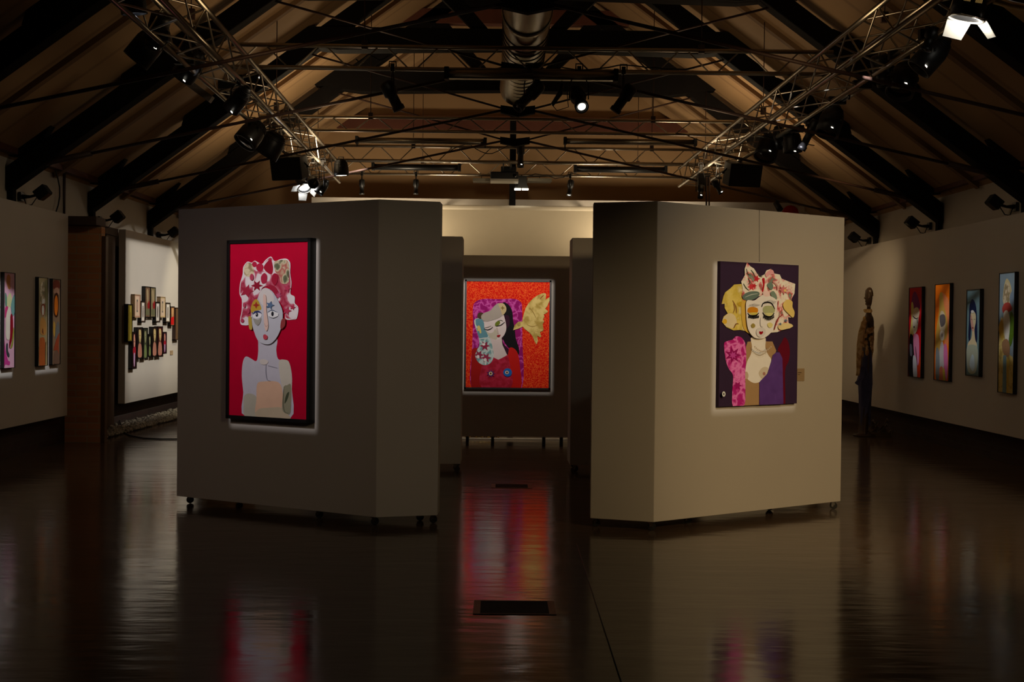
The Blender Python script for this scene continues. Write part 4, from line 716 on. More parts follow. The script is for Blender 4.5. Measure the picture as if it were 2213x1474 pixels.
# ------------------------------------------------------------ aluminium lighting trusses
def chord_pts(a, b, w, h):
    """four chord lines of a box truss from a to b (bottom centre line)"""
    d = (b-a).normalized(); s = d.cross(V((0, 0, 1))).normalized()*w/2; up = V((0, 0, h))
    return [(a-s, b-s), (a+s, b+s), (a-s+up, b-s+up), (a+s+up, b+s+up)]
def truss(a, b, w, h, label, pitch=.42, r=.024, hang=(), flat=False):
    a, b = V(a), V(b); t = thing('lighting_truss', (a+b)/2, label, 'lighting truss', 'aluminium box trusses')
    C = chord_pts(a, b, w, h); L = (b-a).length; n = max(2, int(L/pitch))
    if flat: up = V((0, 0, h)); C = [(a, b), (a+up, b+up)]
    for p, q in C:
        m = MB(); m.tube([p, q], r, 10); m.build('chord', M_alu, t)
    for (i, j), nm in ((((0, 1), 'web'),) if flat else (((0, 2), 'side'), ((1, 3), 'side'), ((0, 1), 'bottom'), ((2, 3), 'top'))):
        m = MB()
        for k in range(n):
            u0, u1 = k/n, (k+1)/n; P = C[i] if k % 2 == 0 else C[j]; Q_ = C[j] if k % 2 == 0 else C[i]
            e = .12/n if flat else 0
            m.tube([P[0].lerp(P[1], u0+e), Q_[0].lerp(Q_[1], u1-e)], .009, 6, cap=False)
        m.build(nm+'_bracing', M_alu, t)
    for f in hang:
        m = MB(); p = a.lerp(b, f); m.tube([p+V((0, 0, h)), p+V((0, 0, h+.35)), V((p.x, p.y, zsof(p.x)-.02))], .006, 5); m.box((p.x-.03, p.y-.02, p.z+h-.03), (p.x+.03, p.y+.02, p.z+h+.06)); m.build('hanging_chain', M_rod, t)
    return t
# the two long runs converge slightly, as seen; heights of their bottom chords
H0 = 3.88
def run_pt(px, py, z, off=0): return atZ(px, py, z)
la, lb = atZ(338-40, 0, H0), atZ(667-22, 331, H0); d = (lb-la).normalized(); truss(la-d*2.5, la+d*((20.1-la.y)/d.y), .36, .30, 'long aluminium lighting truss running down the left side of the roof', hang=(.3, .62, .9))
LRUN = (la, d)
ra, rb = atZ(2038+45, 0, H0), atZ(1496+22, 384, H0); d = (rb-ra).normalized(); truss(ra-d*2.5, ra+d*((20.1-ra.y)/d.y), .36, .30, 'long aluminium lighting truss running down the right side of the roof', hang=(.3, .62, .9))
RRUN = (ra, d)
def cross(Y, ytop, ybot, x0, x1, lab, w=.26):
    z0 = atY(1100, ybot, Y).z; z1 = atY(1100, ytop, Y).z
    a, b = atY(x0, ybot, Y), atY(x1, ybot, Y); a.z = b.z = z0
    truss(a, b, w, z1-z0, lab, pitch=.31, r=.023, hang=(.22, .78), flat=True); return z0
ZC1 = cross(12.7, 104, 152, 500, 1800, 'nearest cross lighting truss between the two long runs')
ZC2 = cross(16.65, 257, 286, 560, 1650, 'second cross lighting truss, in front of the brown beam')
ZC3 = cross(19.6, 319, 350, 690, 1610, 'third cross lighting truss, carrying long lamp housings')
ZC4 = cross(21.0, 352, 379, 730, 1560, 'furthest cross lighting truss just above the screen')

# ------------------------------------------------------------ lamps and fixtures
def basis(ax):
    ax = V(ax).normalized(); a = (V((0, 0, 1)) if abs(ax.z) < .95 else V((1, 0, 0))).cross(ax).normalized(); return ax, a, ax.cross(a)
def can(px, py, Y, aim, r, L, label, kind='par', lit=None, hangz=None, doors=False, name='stage_lamp', cat='stage lamp', energy=0, col=(1, .8, .55), size=60):
    if hangz == 4.05: Y *= .932; hangz = H0; r *= .95; L *= .95
    c = atY(px, py, Y); ax, a, b = basis(aim)
    if hangz is None: hangz = c.z+r+.2
    t = thing(name, (c.x, c.y, hangz), label, cat, 'stage lamps on the lighting trusses')
    m = MB()
    if kind == 'par': prof = [(-L*.55, .02), (-L*.55, r*.45), (-L*.42, r*.62), (-L*.25, r*.9), (-L*.1, r), (L*.5, r), (L*.5, r*.88), (L*.38, r*.86), (L*.38, 0)]
    elif kind == 'profile': prof = [(-L*.5, .01), (-L*.5, r*.8), (-L*.42, r), (-L*.05, r), (0, r*.72), (L*.36, r*.72), (L*.36, r*.86), (L*.5, r*.86), (L*.5, r*.7), (L*.46, r*.68), (L*.46, 0)]
    else: prof = [(-L*.5, .01), (-L*.48, r*.5), (-L*.3, r*.85), (0, r*.98), (L*.3, r), (L*.5, r), (L*.5, r*.9), (L*.45, r*.88), (L*.45, 0)]
    m.lathe(c, ax, prof, 24)
    for k in range(5):
        if kind != 'profile': m.lathe(c+ax*(-L*.42+k*L*.05), ax, [(0, r*(.6+.06*k)), (0, r*(.74+.05*k)), (.004, r*(.74+.05*k)), (.004, r*(.6+.06*k))], 20)
    body = m.build('body', M_blk, t)
    m = MB(); fo = L*.38 if kind == 'par' else L*.455; m.lathe(c+ax*fo, ax, [(0, 0), (.001, r*.84 if kind != 'profile' else r*.5), (.004, r*.8 if kind != 'profile' else r*.42), (.012, 0)], 24)
    m.build('lens', {None: M_gloss, 'w': M_lit, 'c': M_litc, 'd': M_gloss}[lit], t)
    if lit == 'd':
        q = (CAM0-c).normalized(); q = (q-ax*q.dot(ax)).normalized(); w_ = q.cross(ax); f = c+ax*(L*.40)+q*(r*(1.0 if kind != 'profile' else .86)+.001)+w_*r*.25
        m = MB(); m.extr([f-ax*.004-w_*.014, f-ax*.004+w_*.008, f+ax*.007+w_*.014, f+ax*.004-w_*.008], q*.004); m.build('added_glint', M_lit, t)  # glowing sliver added on the housing to stand in for a glint
    side = a if abs(a.z) < .6 else b
    m = MB(); top = V((c.x, c.y, hangz-.04)); rr = r+.018
    pts = [c+side*rr, c+side*rr+V((0, 0, (top.z-c.z)*.55)), top+side*rr*.4, top-side*rr*.4, c-side*rr+V((0, 0, (top.z-c.z)*.55)), c-side*rr]
    m.tube(pts, .007, 6); m.build('yoke', M_blk, t)
    m = MB(); m.box((c.x-.02, c.y-.02, hangz-.05), (c.x+.02, c.y+.02, hangz+.03)); m.tube([(c.x-.035, c.y, hangz+.0), (c.x-.035, c.y, hangz+.055), (c.x+.035, c.y, hangz+.055), (c.x+.035, c.y, hangz)], .008, 6); m.build('clamp', M_blk, t)
    if doors:
        f = c+ax*L*.5
        for k, (s1, s2) in enumerate(((a, b), (-a, b), (b, a), (-b, a))):
            w1, w2, ln, op = r*.75, r*.6, r*1.15, (.45, 1.35, .85, .75)[k]
            e = ax*math.cos(op)+s1*math.sin(op); m = MB(); p0 = f+s1*r
            m.extr([p0+s2*w1, p0-s2*w1, p0+e*ln-s2*w2, p0+e*ln+s2*w2], s1*.003); m.build('barn_door', M_shut, t)
        m = MB(); m.lathe(f, ax, [(0, r), (0, r*1.12), (.01, r*1.12), (.01, r)], 24); m.build('front_ring', M_shut, t)
    if energy: spot('lamp_light', c+ax*(L*.5+.02), c+ax*3, energy, col, size, .6, .04)
    return t
D = V((0, 0, -1))
# near lamp, top right
corner = can(2101, -12, 8.6, (-.22, .12, -1), .118, .34, 'bright stage lamp with open steel barn doors at the top right corner', 'par', 'w', 4.6, doors=True)
m = MB(); q = atY(2101, -12, 8.6); ax, a, b = basis((-.22, .12, -1)); vw = (CAM0-q).normalized(); vw = (vw-ax*vw.dot(ax)).normalized(); sd = vw.cross(ax)
for off in (-.045, .035):
    for k in range(6):
        f = q+ax*.06+vw*.119+sd*(off+k*.008); m.extr([f-ax*.016, f+ax*.016, f+ax*.016+sd*.004, f-ax*.016+sd*.004], vw*.002)
m.build('vent', mat('warm_vent_slot', (200, 170, 110), .5, emit=((200, 160, 90), .35)), corner)
m = MB(); m.tube([atY(2148, 2, 8.75), atY(2180, 12, 8.75), atY(2260, 26, 8.75)], [.022, .019, .016], 12)
m.build('support_pole', mat('beige_pole_paint', (222, 206, 164), .5), org=atY(2180, 12, 8.75), **tagd('beige pole end reaching in from the top right corner beside the bright lamp', 'pole'))
point('lamp_top_right_glow', atY(2108, 48, 8.62), 10, (1, .93, .8), .03)
can(285, -12, 9.4, (.1, .15, -1), .10, .3, 'lamp with a bluish glowing face cut by the top frame edge on the left truss', 'par', 'c', 4.6)
can(318, 100, 11.2, (-.6, -.1, -.8), .13, .34, 'black stage lamp on the left truss just right of the widest roof gap', 'par', None, 4.05)
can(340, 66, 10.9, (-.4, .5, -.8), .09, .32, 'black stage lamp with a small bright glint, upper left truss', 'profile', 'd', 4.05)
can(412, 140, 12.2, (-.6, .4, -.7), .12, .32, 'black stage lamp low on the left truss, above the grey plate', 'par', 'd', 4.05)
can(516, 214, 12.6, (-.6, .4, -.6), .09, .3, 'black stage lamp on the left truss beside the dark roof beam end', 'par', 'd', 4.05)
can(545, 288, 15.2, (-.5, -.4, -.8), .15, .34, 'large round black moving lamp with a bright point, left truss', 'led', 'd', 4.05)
can(588, 312, 16.0, (-.5, .1, -.8), .16, .34, 'large black moving lamp right beside the one with the bright point', 'led', None, 4.05)
can(655, 394, 19.0, (.3, -.5, -.8), .10, .26, 'lit stage lamp with bright shutters below the left loudspeaker', 'par', 'w', 4.05, doors=True)
point('lamp_left_glow', atY(657, 410, 17.6), 3, (.95, .97, 1), .03)
can(737, 362, 17.6, (.05, .05, -1), .11, .24, 'dome lamp with a glowing white face at the far end of the left truss', 'led', 'w', 3.9)
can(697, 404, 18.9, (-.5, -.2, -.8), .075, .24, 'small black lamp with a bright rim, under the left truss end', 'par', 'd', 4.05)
can(676, 392, 18.6, (.2, -.6, -.5), .08, .16, 'small black lamp tucked between the shuttered lamp and the truss end', 'par', None, 4.05)
# loudspeakers
def speaker(px, py, Y, w, h, dep, rotz, label, hz):
    c = atY(px, py, Y); t = thing('loudspeaker', c+V((0, 0, -h/2)), label, 'loudspeaker', 'loudspeakers on the lighting trusses'); R = Matrix.Rotation(rotz, 3, 'Z') @ Matrix.Rotation(math.radians(14), 3, 'X')
    m = MB(); pts = [(-w/2, -dep/2), (w/2, -dep/2), (w*.36, dep/2), (-w*.36, dep/2)]
    m.add([R @ V((x, y, z))+c for z in (-h/2, h/2) for x, y in pts], [(3, 2, 1, 0), (4, 5, 6, 7), (0, 1, 5, 4), (1, 2, 6, 5), (2, 3, 7, 6), (3, 0, 4, 7)]); m.build('cabinet', M_blk2, t, bevel=.015)
    m = MB(); m.box((-w*.46, -dep/2-.008, -h*.44), (w*.46, -dep/2+.004, h*.44), 0, R, c); m.build('grille', mat('speaker_grille', (12, 12, 13), .4, .3), t)
    m = MB(); m.tube([R @ V((w*.5, 0, 0))+c, R @ V((w*.56, 0, 0))+c, V((c.x, c.y, hz-.06))+R @ V((w*.3, 0, 0)), V((c.x, c.y, hz-.06))-R @ V((w*.3, 0, 0)), R @ V((-w*.56, 0, 0))+c, R @ V((-w*.5, 0, 0))+c], .012, 6)
    m.tube([V((c.x, c.y, hz-.06)), V((c.x, c.y, hz+.02))], .015, 6); m.build('bracket', M_blk, t)
speaker(630, 362, 16.9, .48, .32, .34, -.35, 'black loudspeaker hanging from the left truss above the shuttered lamp', 3.88)
speaker(1600, 376, 16.9, .50, .32, .34, .3, 'black loudspeaker hanging from the right truss', 3.88)
# right truss lamps
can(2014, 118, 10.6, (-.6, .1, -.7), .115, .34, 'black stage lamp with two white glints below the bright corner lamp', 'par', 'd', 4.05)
can(2010, 84, 10.2, (-.3, .1, -.9), .055, .2, 'small dark lamp with a round lens above the black one, right truss', 'profile', None, 4.05)
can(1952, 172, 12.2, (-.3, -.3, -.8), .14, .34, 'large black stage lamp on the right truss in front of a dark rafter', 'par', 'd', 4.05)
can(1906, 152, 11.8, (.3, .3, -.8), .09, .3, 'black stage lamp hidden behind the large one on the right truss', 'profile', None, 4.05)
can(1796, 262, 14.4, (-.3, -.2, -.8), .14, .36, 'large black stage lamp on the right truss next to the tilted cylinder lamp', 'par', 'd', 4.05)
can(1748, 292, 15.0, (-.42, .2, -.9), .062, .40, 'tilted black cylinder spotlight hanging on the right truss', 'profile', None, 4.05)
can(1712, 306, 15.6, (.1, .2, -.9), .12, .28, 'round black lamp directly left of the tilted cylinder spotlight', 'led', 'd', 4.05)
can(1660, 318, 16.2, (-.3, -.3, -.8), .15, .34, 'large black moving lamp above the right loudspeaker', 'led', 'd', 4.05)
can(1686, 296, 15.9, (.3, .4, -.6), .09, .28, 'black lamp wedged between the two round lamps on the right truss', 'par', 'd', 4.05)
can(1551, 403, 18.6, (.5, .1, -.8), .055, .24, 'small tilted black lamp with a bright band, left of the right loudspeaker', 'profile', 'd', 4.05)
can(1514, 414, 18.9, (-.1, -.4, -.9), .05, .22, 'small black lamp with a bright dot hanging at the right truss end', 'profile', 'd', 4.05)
m = MB(); c = atY(1521, 388, 18.7); m.box((-.09, -.07, -.09), (.09, .07, .09), 0, None, c); m.tube([c+V((0, 0, .08)), V((c.x, c.y, 3.9))], .015, 6)
m.build('dimmer_box', M_blk2, org=c, bevel=.01, **tagd('square black dimmer box at the far end of the right truss', 'dimmer box'))
m = MB(); a = atY(1527, 400, 17.6); b = atY(1533, 400, 17.6)
for q in (a, b): m.tube([q+V((0, 0, .12)), V((q.x, q.y, 3.0))], .012, 6)
m.build('hanging_rods', M_rod, org=V((a.x, a.y, 3.0)), **tagd('pair of thin vertical rods below the dimmer box', 'rods'))
# lamps on the cross trusses
can(1143, 208, 12.6, (-.55, -.35, -.62), .072, .40, 'black spotlight tilted down to the left in front of the duct', 'profile', None, ZC1)
can(1251, 214, 12.6, (.15, -.75, -.65), .085, .34, 'lit black spotlight with a glowing lens on the nearest cross truss', 'profile', 'w', ZC1)
can(1347, 214, 12.6, (-.55, .1, -.8), .07, .32, 'black spotlight right of the lit one on the nearest cross truss', 'profile', None, ZC1)
can(848, 208, 12.6, (.45, .1, -.85), .075, .32, 'black spotlight on the left half of the nearest cross truss', 'profile', None, ZC1)
m = MB(); c = atY(1204, 206, 12.6); m.tube([c+V((.05, 0, .12)), c+V((.03, 0, .02)), c+V((-.05, 0, -.1))], [.02, .028, .02], 8); m.tube([c+V((.05, 0, .1)), V((c.x+.05, 12.7, ZC1))], .006, 5); m.tube([c+V((-.05, 0, -.1)), c+V((0, 0, -.16)), c+V((.12, 0, -.12)), c+V((.1, 0, .05))], .005, 5)
m.build('cable_connector', M_blk, org=c, **tagd('looped cable connector hanging between the duct and the lit spotlight', 'cable connector'))
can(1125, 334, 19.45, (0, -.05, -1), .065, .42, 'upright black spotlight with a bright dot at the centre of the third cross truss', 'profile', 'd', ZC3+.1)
can(1232, 406, 20.9, (-.15, -.2, -1), .055, .28, 'small black lamp with a white glint, right of the twin floodlight', 'profile', 'w', ZC4)
for x, lab in ((782, 'left of the two small black lamps hanging under the furthest cross truss'), (899, 'right of the two small black lamps hanging under the furthest cross truss')):
    can(x, 404, 20.9, (0, 0, -1), .05, .26, lab, 'profile', None, ZC4)
# twin floodlight
c = atY(1127, 398, 20.95); t = thing('floodlight', c+V((0, 0, -.1)), 'twin floodlight with two glowing faces at the centre above the screen', 'floodlight')
m = MB(); m.box((-.09, -.06, .0), (.09, .06, .14), 0, None, c); m.extr([c+V((-.09, -.06, 0)), c+V((.09, -.06, 0)), c+V((.125, -.06, -.08)), c+V((-.125, -.06, -.08))], (0, .14, 0)); m.build('housing', M_blk, t)
for s in (-1, 1):
    m = MB(); m.box((s*.065-.055, -.085, -.10), (s*.065+.055, .06, -.082), 0, None, c); m.build('lamp_face', M_lit, t)
m = MB(); m.tube([c+V((0, 0, .13)), V((c.x, c.y, ZC4))], .014, 6); m.build('stem', M_blk, t)
# projector with a white underside, and two pale brackets
c = atY(1090, 383, 20.4); t = thing('projector', c+V((0, 0, -.12)), 'black video projector with a pale underside hanging at the centre', 'projector')
m = MB(); m.box((-.235, -.2, -.05), (.235, .2, .07), 0, None, c); m.box((-.06, -.21, .07), (.2, .1, .16), 0, None, c); m.build('casing', M_blk2, t, bevel=.015)
m = MB(); m.box((-.235, -.2, -.085), (.235, .2, -.05), 0, None, c); m.build('underside_plate', mat('pale_projector_plate', (170, 164, 150), .5), t)
m = MB(); m.tube([c+V((.1, 0, .1)), V((c.x+.1, 19.6, ZC3+.02))], .016, 8); m.tube([c+V((-.02, 0, .06)), V((c.x-.02, 19.6, ZC3+.02))], .012, 8); m.build('mount', M_blk, t)
m = MB(); m.lathe(c+V((.17, -.2, .01)), (0, -1, 0), [(0, .035), (.02, .035), (.02, .028), (.012, 0)], 16); m.build('lens', M_gloss, t)
for x0, x1, lab in ((1022, 1059, 'pale slim bracket tray left of the projector'), (1140, 1192, 'pale slim bracket tray right of the projector')):
    a = atY(x0, 389, 21.0); b = atY(x1, 393, 21.0); m = MB(); m.box((a.x, 20.9, b.z), (b.x, 21.1, b.z+.02)); m.box((a.x, 20.9, b.z+.02), (b.x, 20.91, b.z+.05)); m.box((a.x, 21.09, b.z+.02), (b.x, 21.4, b.z+.05))
    mx_ = (a.x+b.x)/2; m.tube([(mx_, 21.0, b.z+.02), (mx_, 21.0, ZC4)], .01, 6); m.build('bracket_tray', mat('grey_tray_metal', (120, 114, 100), .4, .6), org=(a.x, 21.0, b.z), **tagd(lab, 'tray'))
# long batten lamps
def batten(x0, x1, y, Y, h, label, dark, zc_):
    a = atY(x0, y, Y); b = atY(x1, y, Y); z = (a.z+b.z)/2; t = thing('batten_lamp', ((a.x+b.x)/2, Y, z-h/2), label, 'batten lamp', 'long batten lamps on the cross trusses')
    M = M_blk if dark else M_duct
    m = MB(); m.tube([(a.x+.04, Y, z), (b.x-.04, Y, z)], h/2, 12); m.box((a.x+.04, Y-.02, z-h/2-.004), (b.x-.04, Y+.05, z-h*.2)); m.build('housing', M, t)
    for x in (a.x, b.x-.05):
        m = MB(); m.box((x, Y-.05, z-h*.65), (x+.05, Y+.06, z+h*.65)); m.tube([(x+.025, Y, z+h*.5), (x+.025, Y+.02, zc_)], .012, 6); m.build('end_cap', M_blk2, t, bevel=.006)
batten(960, 1336, 161, 12.6, .10, 'long silver batten lamp under the nearest cross truss, in front of the duct', False, ZC1)
batten(768, 1052, 304, 19.45, .09, 'silver batten lamp on the left half of the third cross truss', False, ZC3+.2)
batten(1218, 1506, 306, 19.45, .09, 'silver batten lamp on the right half of the third cross truss', False, ZC3+.2)
batten(803, 996, 361, 20.6, .10, 'black batten lamp on the left half above the screen', True, ZC4+.1)
batten(1240, 1442, 366, 20.6, .10, 'black batten lamp on the right half above the screen', True, ZC4+.1)
for px, py, Y, L_, ang, lab in ((372, 108, 10.6, .9, 0, 'short silver tube lamp on the left truss near the top'), (502, 196, 12.7, .5, 0, 'short silver tube lamp on the left truss below the nearest cross truss')):
    c = atY(px, py, Y); d = LRUN[1]; t = thing('tube_lamp', c, lab, 'tube lamp', 'short silver tube lamps'); m = MB(); s = V((.05, 0, 0))
    for k in (-1, 0, 1): m.tube([c+s*k-d*L_/2, c+s*k+d*L_/2], .016, 8)
    m.build('reflector', M_alu, t)
    for e in (-1, 1): m = MB(); m.box((-.09, -.03, -.03), (.09, .03, .05), 0, None, c+d*(e*L_/2)); m.build('end_cap', M_blk, t)
    m = MB(); m.tube([c, V((c.x, c.y, H0))], .012, 6); m.build('hanger', M_blk, t)
for px, py, Y, L_, lab in ((1835, 203, 12.3, .85, 'short silver tube lamp on the right truss beside the dark rafter'), (1975, 100, 10.2, .75, 'short silver tube lamp on the right truss near the corner lamp'), (1708, 288, 14.5, .55, 'short silver tube lamp on the right truss above the round lamps')):
    c = atY(px, py, Y); d = RRUN[1]; t = thing('tube_lamp', c, lab, 'tube lamp', 'short silver tube lamps'); m = MB(); s = V((.05, 0, 0))
    for k in (-1, 0, 1): m.tube([c+s*k-d*L_/2, c+s*k+d*L_/2], .016, 8)
    m.build('reflector', M_alu, t)
    for e in (-1, 1): m = MB(); m.box((-.09, -.03, -.03), (.09, .03, .05), 0, None, c+d*(e*L_/2)); m.build('end_cap', M_blk, t)
    m = MB(); m.tube([c, V((c.x, c.y, H0))], .012, 6); m.build('hanger', M_blk, t)
# grey plate on the left roof slope
c = atY(425, 192, 12.4); m = MB(); R = Matrix.Rotation(.62, 3, 'Y'); m.box((-.19, -.05, -.035), (.19, .05, .035), 0, R, c); m.tube([c, V((c.x+.05, c.y+.2, 3.9))], .008, 5)
m.build('junction_box', mat('grey_box_plastic', (110, 104, 100), .6), org=c, **tagd('pale grey junction box under the left truss above a roof beam', 'junction box'))
# loose cables along the cross trusses
rg = random.Random(11)
for k, (x0, x1, y, Y, sag, lab) in enumerate(((1215, 1500, 146, 12.66, 8, 'thin cable looping along the nearest cross truss, right half'), (770, 840, 125, 12.66, 10, 'thin cable draped on the nearest cross truss, left half'), (960, 1120, 322, 19.5, 16, 'tangled cable loops left of centre on the third cross truss'), (1140, 1260, 380, 20.9, 8, 'black cable looping under the furthest cross truss right of the floodlight'), (870, 1050, 350, 20.6, 6, 'cable sagging above the left black batten lamp'), (1460, 1760, 300, 16.6, 22, 'long dark cable sagging across to the right truss'))):
    n = 14; P = []
    for i in range(n+1):
        f = i/n; P.append(atY(x0+(x1-x0)*f, y+sag*math.sin(f*math.pi*3+k)*.6+rg.uniform(-2, 2), Y-.03*math.sin(f*9)))
    m = MB(); m.tube(P, .007, 6); m.build('rig_cable', M_cable, org=P[0], **tagd(lab, 'cable', 'cables on the lighting trusses'))

# ------------------------------------------------------------ wall floodlights above the panels
def wall_lamp(px, py, X, side, label):
    base = atX(px-side*(-38)*0, py, X); c = base
    t = thing('wall_floodlight', (X, c.y, c.z), label, 'wall lamp', 'black floodlights above the side wall panels'); s = side
    m = MB(); m.box((-.015, -.05, -.05), (.015, .05, .05), 0, None, c); m.tube([c, c+V((s*.10, 0, .0)), c+V((s*.17, 0, .02))], [.028, .016, .016], 8); m.build('arm', M_blk, t)
    hc = c+V((s*.24, 0, .05)); R = Matrix.Rotation(-s*math.radians(38), 3, 'Y')
    m = MB(); m.box((-.075, -.07, -.06), (.075, .07, .06), 0, R, hc); m.build('head', M_blk2, t, bevel=.01)
    m = MB(); m.box((-.06, -.055, -.066), (.06, .055, -.06), 0, R, hc); m.build('glass', M_gloss, t)
    m = MB(); m.tube([c+V((s*.03, 0, -.02)), c+V((s*.06, 0, -.10)), c+V((s*.12, 0, -.09)), c+V((s*.18, 0, -.0))], .006, 5); m.build('lead', M_cable, t)
wall_lamp(46, 425, -5.42, 1, 'black floodlight above the left picture panel near the frame edge')
wall_lamp(216, 476, -5.42, 1, 'black floodlight above the brick pier')
wall_lamp(343, 508, -5.42, 1, 'black floodlight above the lit white panel')
wall_lamp(2194, 447, 5.92, -1, 'black floodlight nearest the right frame edge above the right panel')
wall_lamp(2008, 489, 5.92, -1, 'black floodlight above the right panel, middle of the three')
wall_lamp(1878, 520, 5.92, -1, 'black floodlight above the right panel, beside the warm wall unit')
c = atY(1682, 447, 21.4); m = MB(); m.lathe(c, (.3, -.5, -.7), [(-.12, .02), (-.1, .05), (.08, .055), (.08, .04), (.07, 0)], 14); m.tube([c, c+V((-.03, .1, .2)), V((c.x, 21.55, c.z+.12))], .01, 5)
m.build('small_spotlight', M_blk, org=c, **tagd('small black spotlight clipped to the back partition left of the red disc', 'spotlight'))
c = atY(1732, 452, 21.4); m = MB(); m.box((-.05, -.03, -.05), (.05, .03, .05), 0, None, c); m.tube([c, c+V((0, .08, .12)), V((c.x, 21.55, c.z+.1))], .01, 5)
m.build('small_floodlight', M_shut, org=c, **tagd('small pale square floodlight clipped to the back partition right of the red disc', 'floodlight'))

# ------------------------------------------------------------ draped figure sculpture by the right wall
fx, fy = atZ(1868, 942, 0).x, atZ(1868, 942, 0).y
S = 1/ (F/fy)
def fp(px, py, dy=0): p = atY(px, py, fy+dy); return p
t = thing('figure_sculpture', (fx, fy, 0), 'life-size draped figure sculpture with golden ruffled torso and blue skirt by the right wall', 'sculpture')
def skin(name, pts, rad, material, parent, edges=None, sub=2, sq=None):
    me = bpy.data.meshes.new(name); o0 = ORG[parent.name]
    edges = edges or [(i, i+1) for i in range(len(pts)-1)]
    me.from_pydata([tuple(V(p)-o0) for p in pts], edges, []); o = bpy.data.objects.new(name, me); COL.objects.link(o); o.parent = parent; ORG[o.name] = o0
    s = o.modifiers.new('skin', 'SKIN'); 
    for i, r in enumerate(rad): me.skin_vertices[0].data[i].radius = r if isinstance(r, tuple) else (r, r)
    me.skin_vertices[0].data[0].use_root = True
    ss = o.modifiers.new('sub', 'SUBSURF'); ss.levels = sub; ss.render_levels = sub
    me.materials.append(material); return o
M_gr = pattern('golden_ruffled_cloth', [(0, (120, 86, 46)), (.45, (186, 146, 90)), (.6, (226, 196, 140)), (1, (150, 106, 58))], 14, .6, 'noise')
M_bl = pattern('blue_violet_drape', [(0, (40, 40, 58)), (.5, (74, 74, 104)), (1, (116, 112, 140))], 6, .6, 'noise')
M_bd = mat('dark_bronze', (70, 52, 36), .45, .3, var=.4, scale=14)
pel = fp(1872, 800)
def loft(m, rings, n=22, depth=1.0, mi=0, wav=0):
    vs = []
    for i, (py, xl, xr, *dd) in enumerate(rings):
        c = (fp(xl, py)+fp(xr, py))/2; rx = (fp(xr, py)-fp(xl, py)).length/2; ry = dd[0] if dd else rx*depth
        for k in range(n):
            a = 2*math.pi*k/n; f = 1+wav*math.sin(5*a+i*.6); vs.append(c+V((math.cos(a)*rx*f, math.sin(a)*ry*f, 0)))
    R_ = len(rings); m.add(vs, [(i*n+k, (i+1)*n+k, (i+1)*n+(k+1) % n, i*n+(k+1) % n) for i in range(R_-1) for k in range(n)]+[list(range(n))[::-1], list(range((R_-1)*n, R_*n))], mi, True)
m = MB(); loft(m, [(660, 1874, 1881, .03), (672, 1873, 1882, .032), (680, 1871, 1884, .05), (687, 1868, 1886, .12), (695, 1866, 1886, .17), (708, 1865, 1886, .17), (722, 1864, 1885, .14), (742, 1863, 1884, .12), (765, 1861, 1883, .12), (790, 1860, 1882, .14), (820, 1862, 1881, .13), (860, 1861, 1880, .11), (900, 1858, 1877, .10), (930, 1856, 1874, .10), (942, 1855, 1873, .11)])
m.build('body', M_bd, t)
def limb(pts, rr):
    m = MB(); m.tube(pts, rr, 10); m.build('arm', M_gr, t)
limb([fp(1869, 694, -.13), fp(1862, 718, -.17), fp(1858, 745, -.19), fp(1856, 775, -.17), fp(1855, 800, -.15), fp(1854, 812, -.15)], [.035, .045, .042, .036, .026, .03])
limb([fp(1881, 694, .14), fp(1883, 722, .17), fp(1882, 752, .16), fp(1879, 790, .13)], [.035, .042, .038, .026])
m = MB(); h = fp(1877, 644)
loft(m, [(663, 1874, 1881, .035), (658, 1872, 1883, .05), (652, 1871, 1884, .065), (644, 1870, 1885, .075), (636, 1870, 1885, .078), (629, 1871, 1884, .07), (625, 1874, 1882, .045), (623, 1877, 1879, .012)], 18)
m.ball(fp(1869.5, 644, -.0), .013, 8, 0, (1.3, 1, 1.3)); m.ball(fp(1871, 651), .012, 8, 0, (1, 1.5, .7)); m.ball(fp(1872, 657), .015, 8); m.ball(fp(1871, 638), .012, 8, 0, (.8, 2, .6)); m.ball(fp(1878, 644, -.075), .016, 8, 0, (.8, .5, 1.3))
m.build('head', M_bd, t)
m = MB(); loft(m, [(640, 1876, 1886.5, .07), (634, 1872, 1886.5, .085), (628, 1871, 1885.5, .082), (622.5, 1875, 1883, .05), (621, 1878, 1880, .01)], 18, wav=.05); m.build('hair', M_bd, t)
m = MB(); rgn = random.Random(5)
loft(m, [(668, 1868, 1884, .06), (672, 1867, 1885, .065), (676, 1870, 1883, .05)], 20, wav=.12)
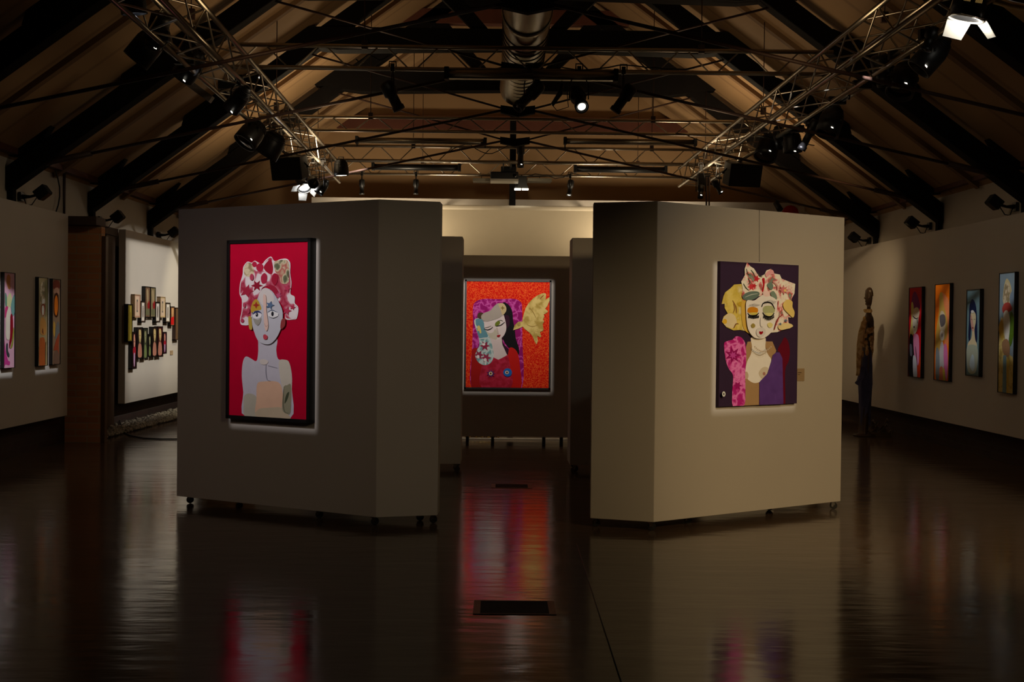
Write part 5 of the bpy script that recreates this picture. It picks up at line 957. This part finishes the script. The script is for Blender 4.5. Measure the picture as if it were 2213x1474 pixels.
for k in range(110):   # ruffled folds round the torso
    py = 690+k*.72; a = rgn.uniform(0, 6.28); f = min(1, (py-685)/20)
    c = fp(1874.5-(py-690)*.03, py); p = V((c.x+math.cos(a)*.068, c.y+math.sin(a)*.15*f, c.z)); m.ball(p, rgn.uniform(.018, .034), 8, 0, (rgn.uniform(.6, 1.0), rgn.uniform(.6, 1.3), rgn.uniform(.8, 1.7)))
m.build('ruffled_top', M_gr, t)
m = MB(); n = 28; prof = [(762, .085), (790, .10), (830, .105), (860, .09), (885, .08), (905, .075)]; vs = []
for i, (py, r) in enumerate(prof):
    c = fp(1872-(i*.8), py)
    for k in range(n):
        a = 2*math.pi*k/n; rr = r*(1+.16*math.sin(5*a+i*.7)+.08*math.sin(9*a)); vs.append(c+V((math.cos(a)*rr*.85, math.sin(a)*rr*1.5, .02*math.sin(3*a)*(i))))
m.add(vs, [(i*n+k, i*n+(k+1) % n, (i+1)*n+(k+1) % n, (i+1)*n+k) for i in range(len(prof)-1) for k in range(n)], 0, True)
m.build('draped_skirt', M_bl, t)
m = MB(); q = [fp(1862, 792, -.15), fp(1853, 822, -.18), fp(1848, 828, -.16), fp(1857, 834, -.2), fp(1868, 815, -.2), fp(1872, 795, -.18)]; m.extr(q, (0, .05, 0)); m.build('hanging_fold', M_bl, t, bevel=.012)
m = MB(); m.lathe((fx, fy, 0), (0, 0, 1), [(0, .0), (0, .16), (.02, .16), (.025, .12), (.05, .06), (.05, 0)], 24); m.build('foot_plate', M_bd, t)
# crumpled pale object on the floor
c = atZ(1900, 942, 0); m = MB(); rq = random.Random(9)
for k in range(26):
    x = rq.uniform(-.13, .15); z = rq.uniform(.02, .24); m.tube([c+V((x, rq.uniform(-.06, .06), z)), c+V((x+rq.uniform(-.04, .04), rq.uniform(-.06, .06), z+.03)), c+V((x+rq.uniform(-.05, .05), rq.uniform(-.06, .06), max(.01, z-.05)))], [.004, .014, .004], 6)
m.box((-.14, -.05, 0), (.16, .05, .05), 0, None, c)
m.build('crumpled_wrap', mat('crumpled_dull_foil', (110, 88, 60), .3, .6), org=c, **tagd('low crumpled shiny bundle on the floor beside the draped figure', 'bundle'))
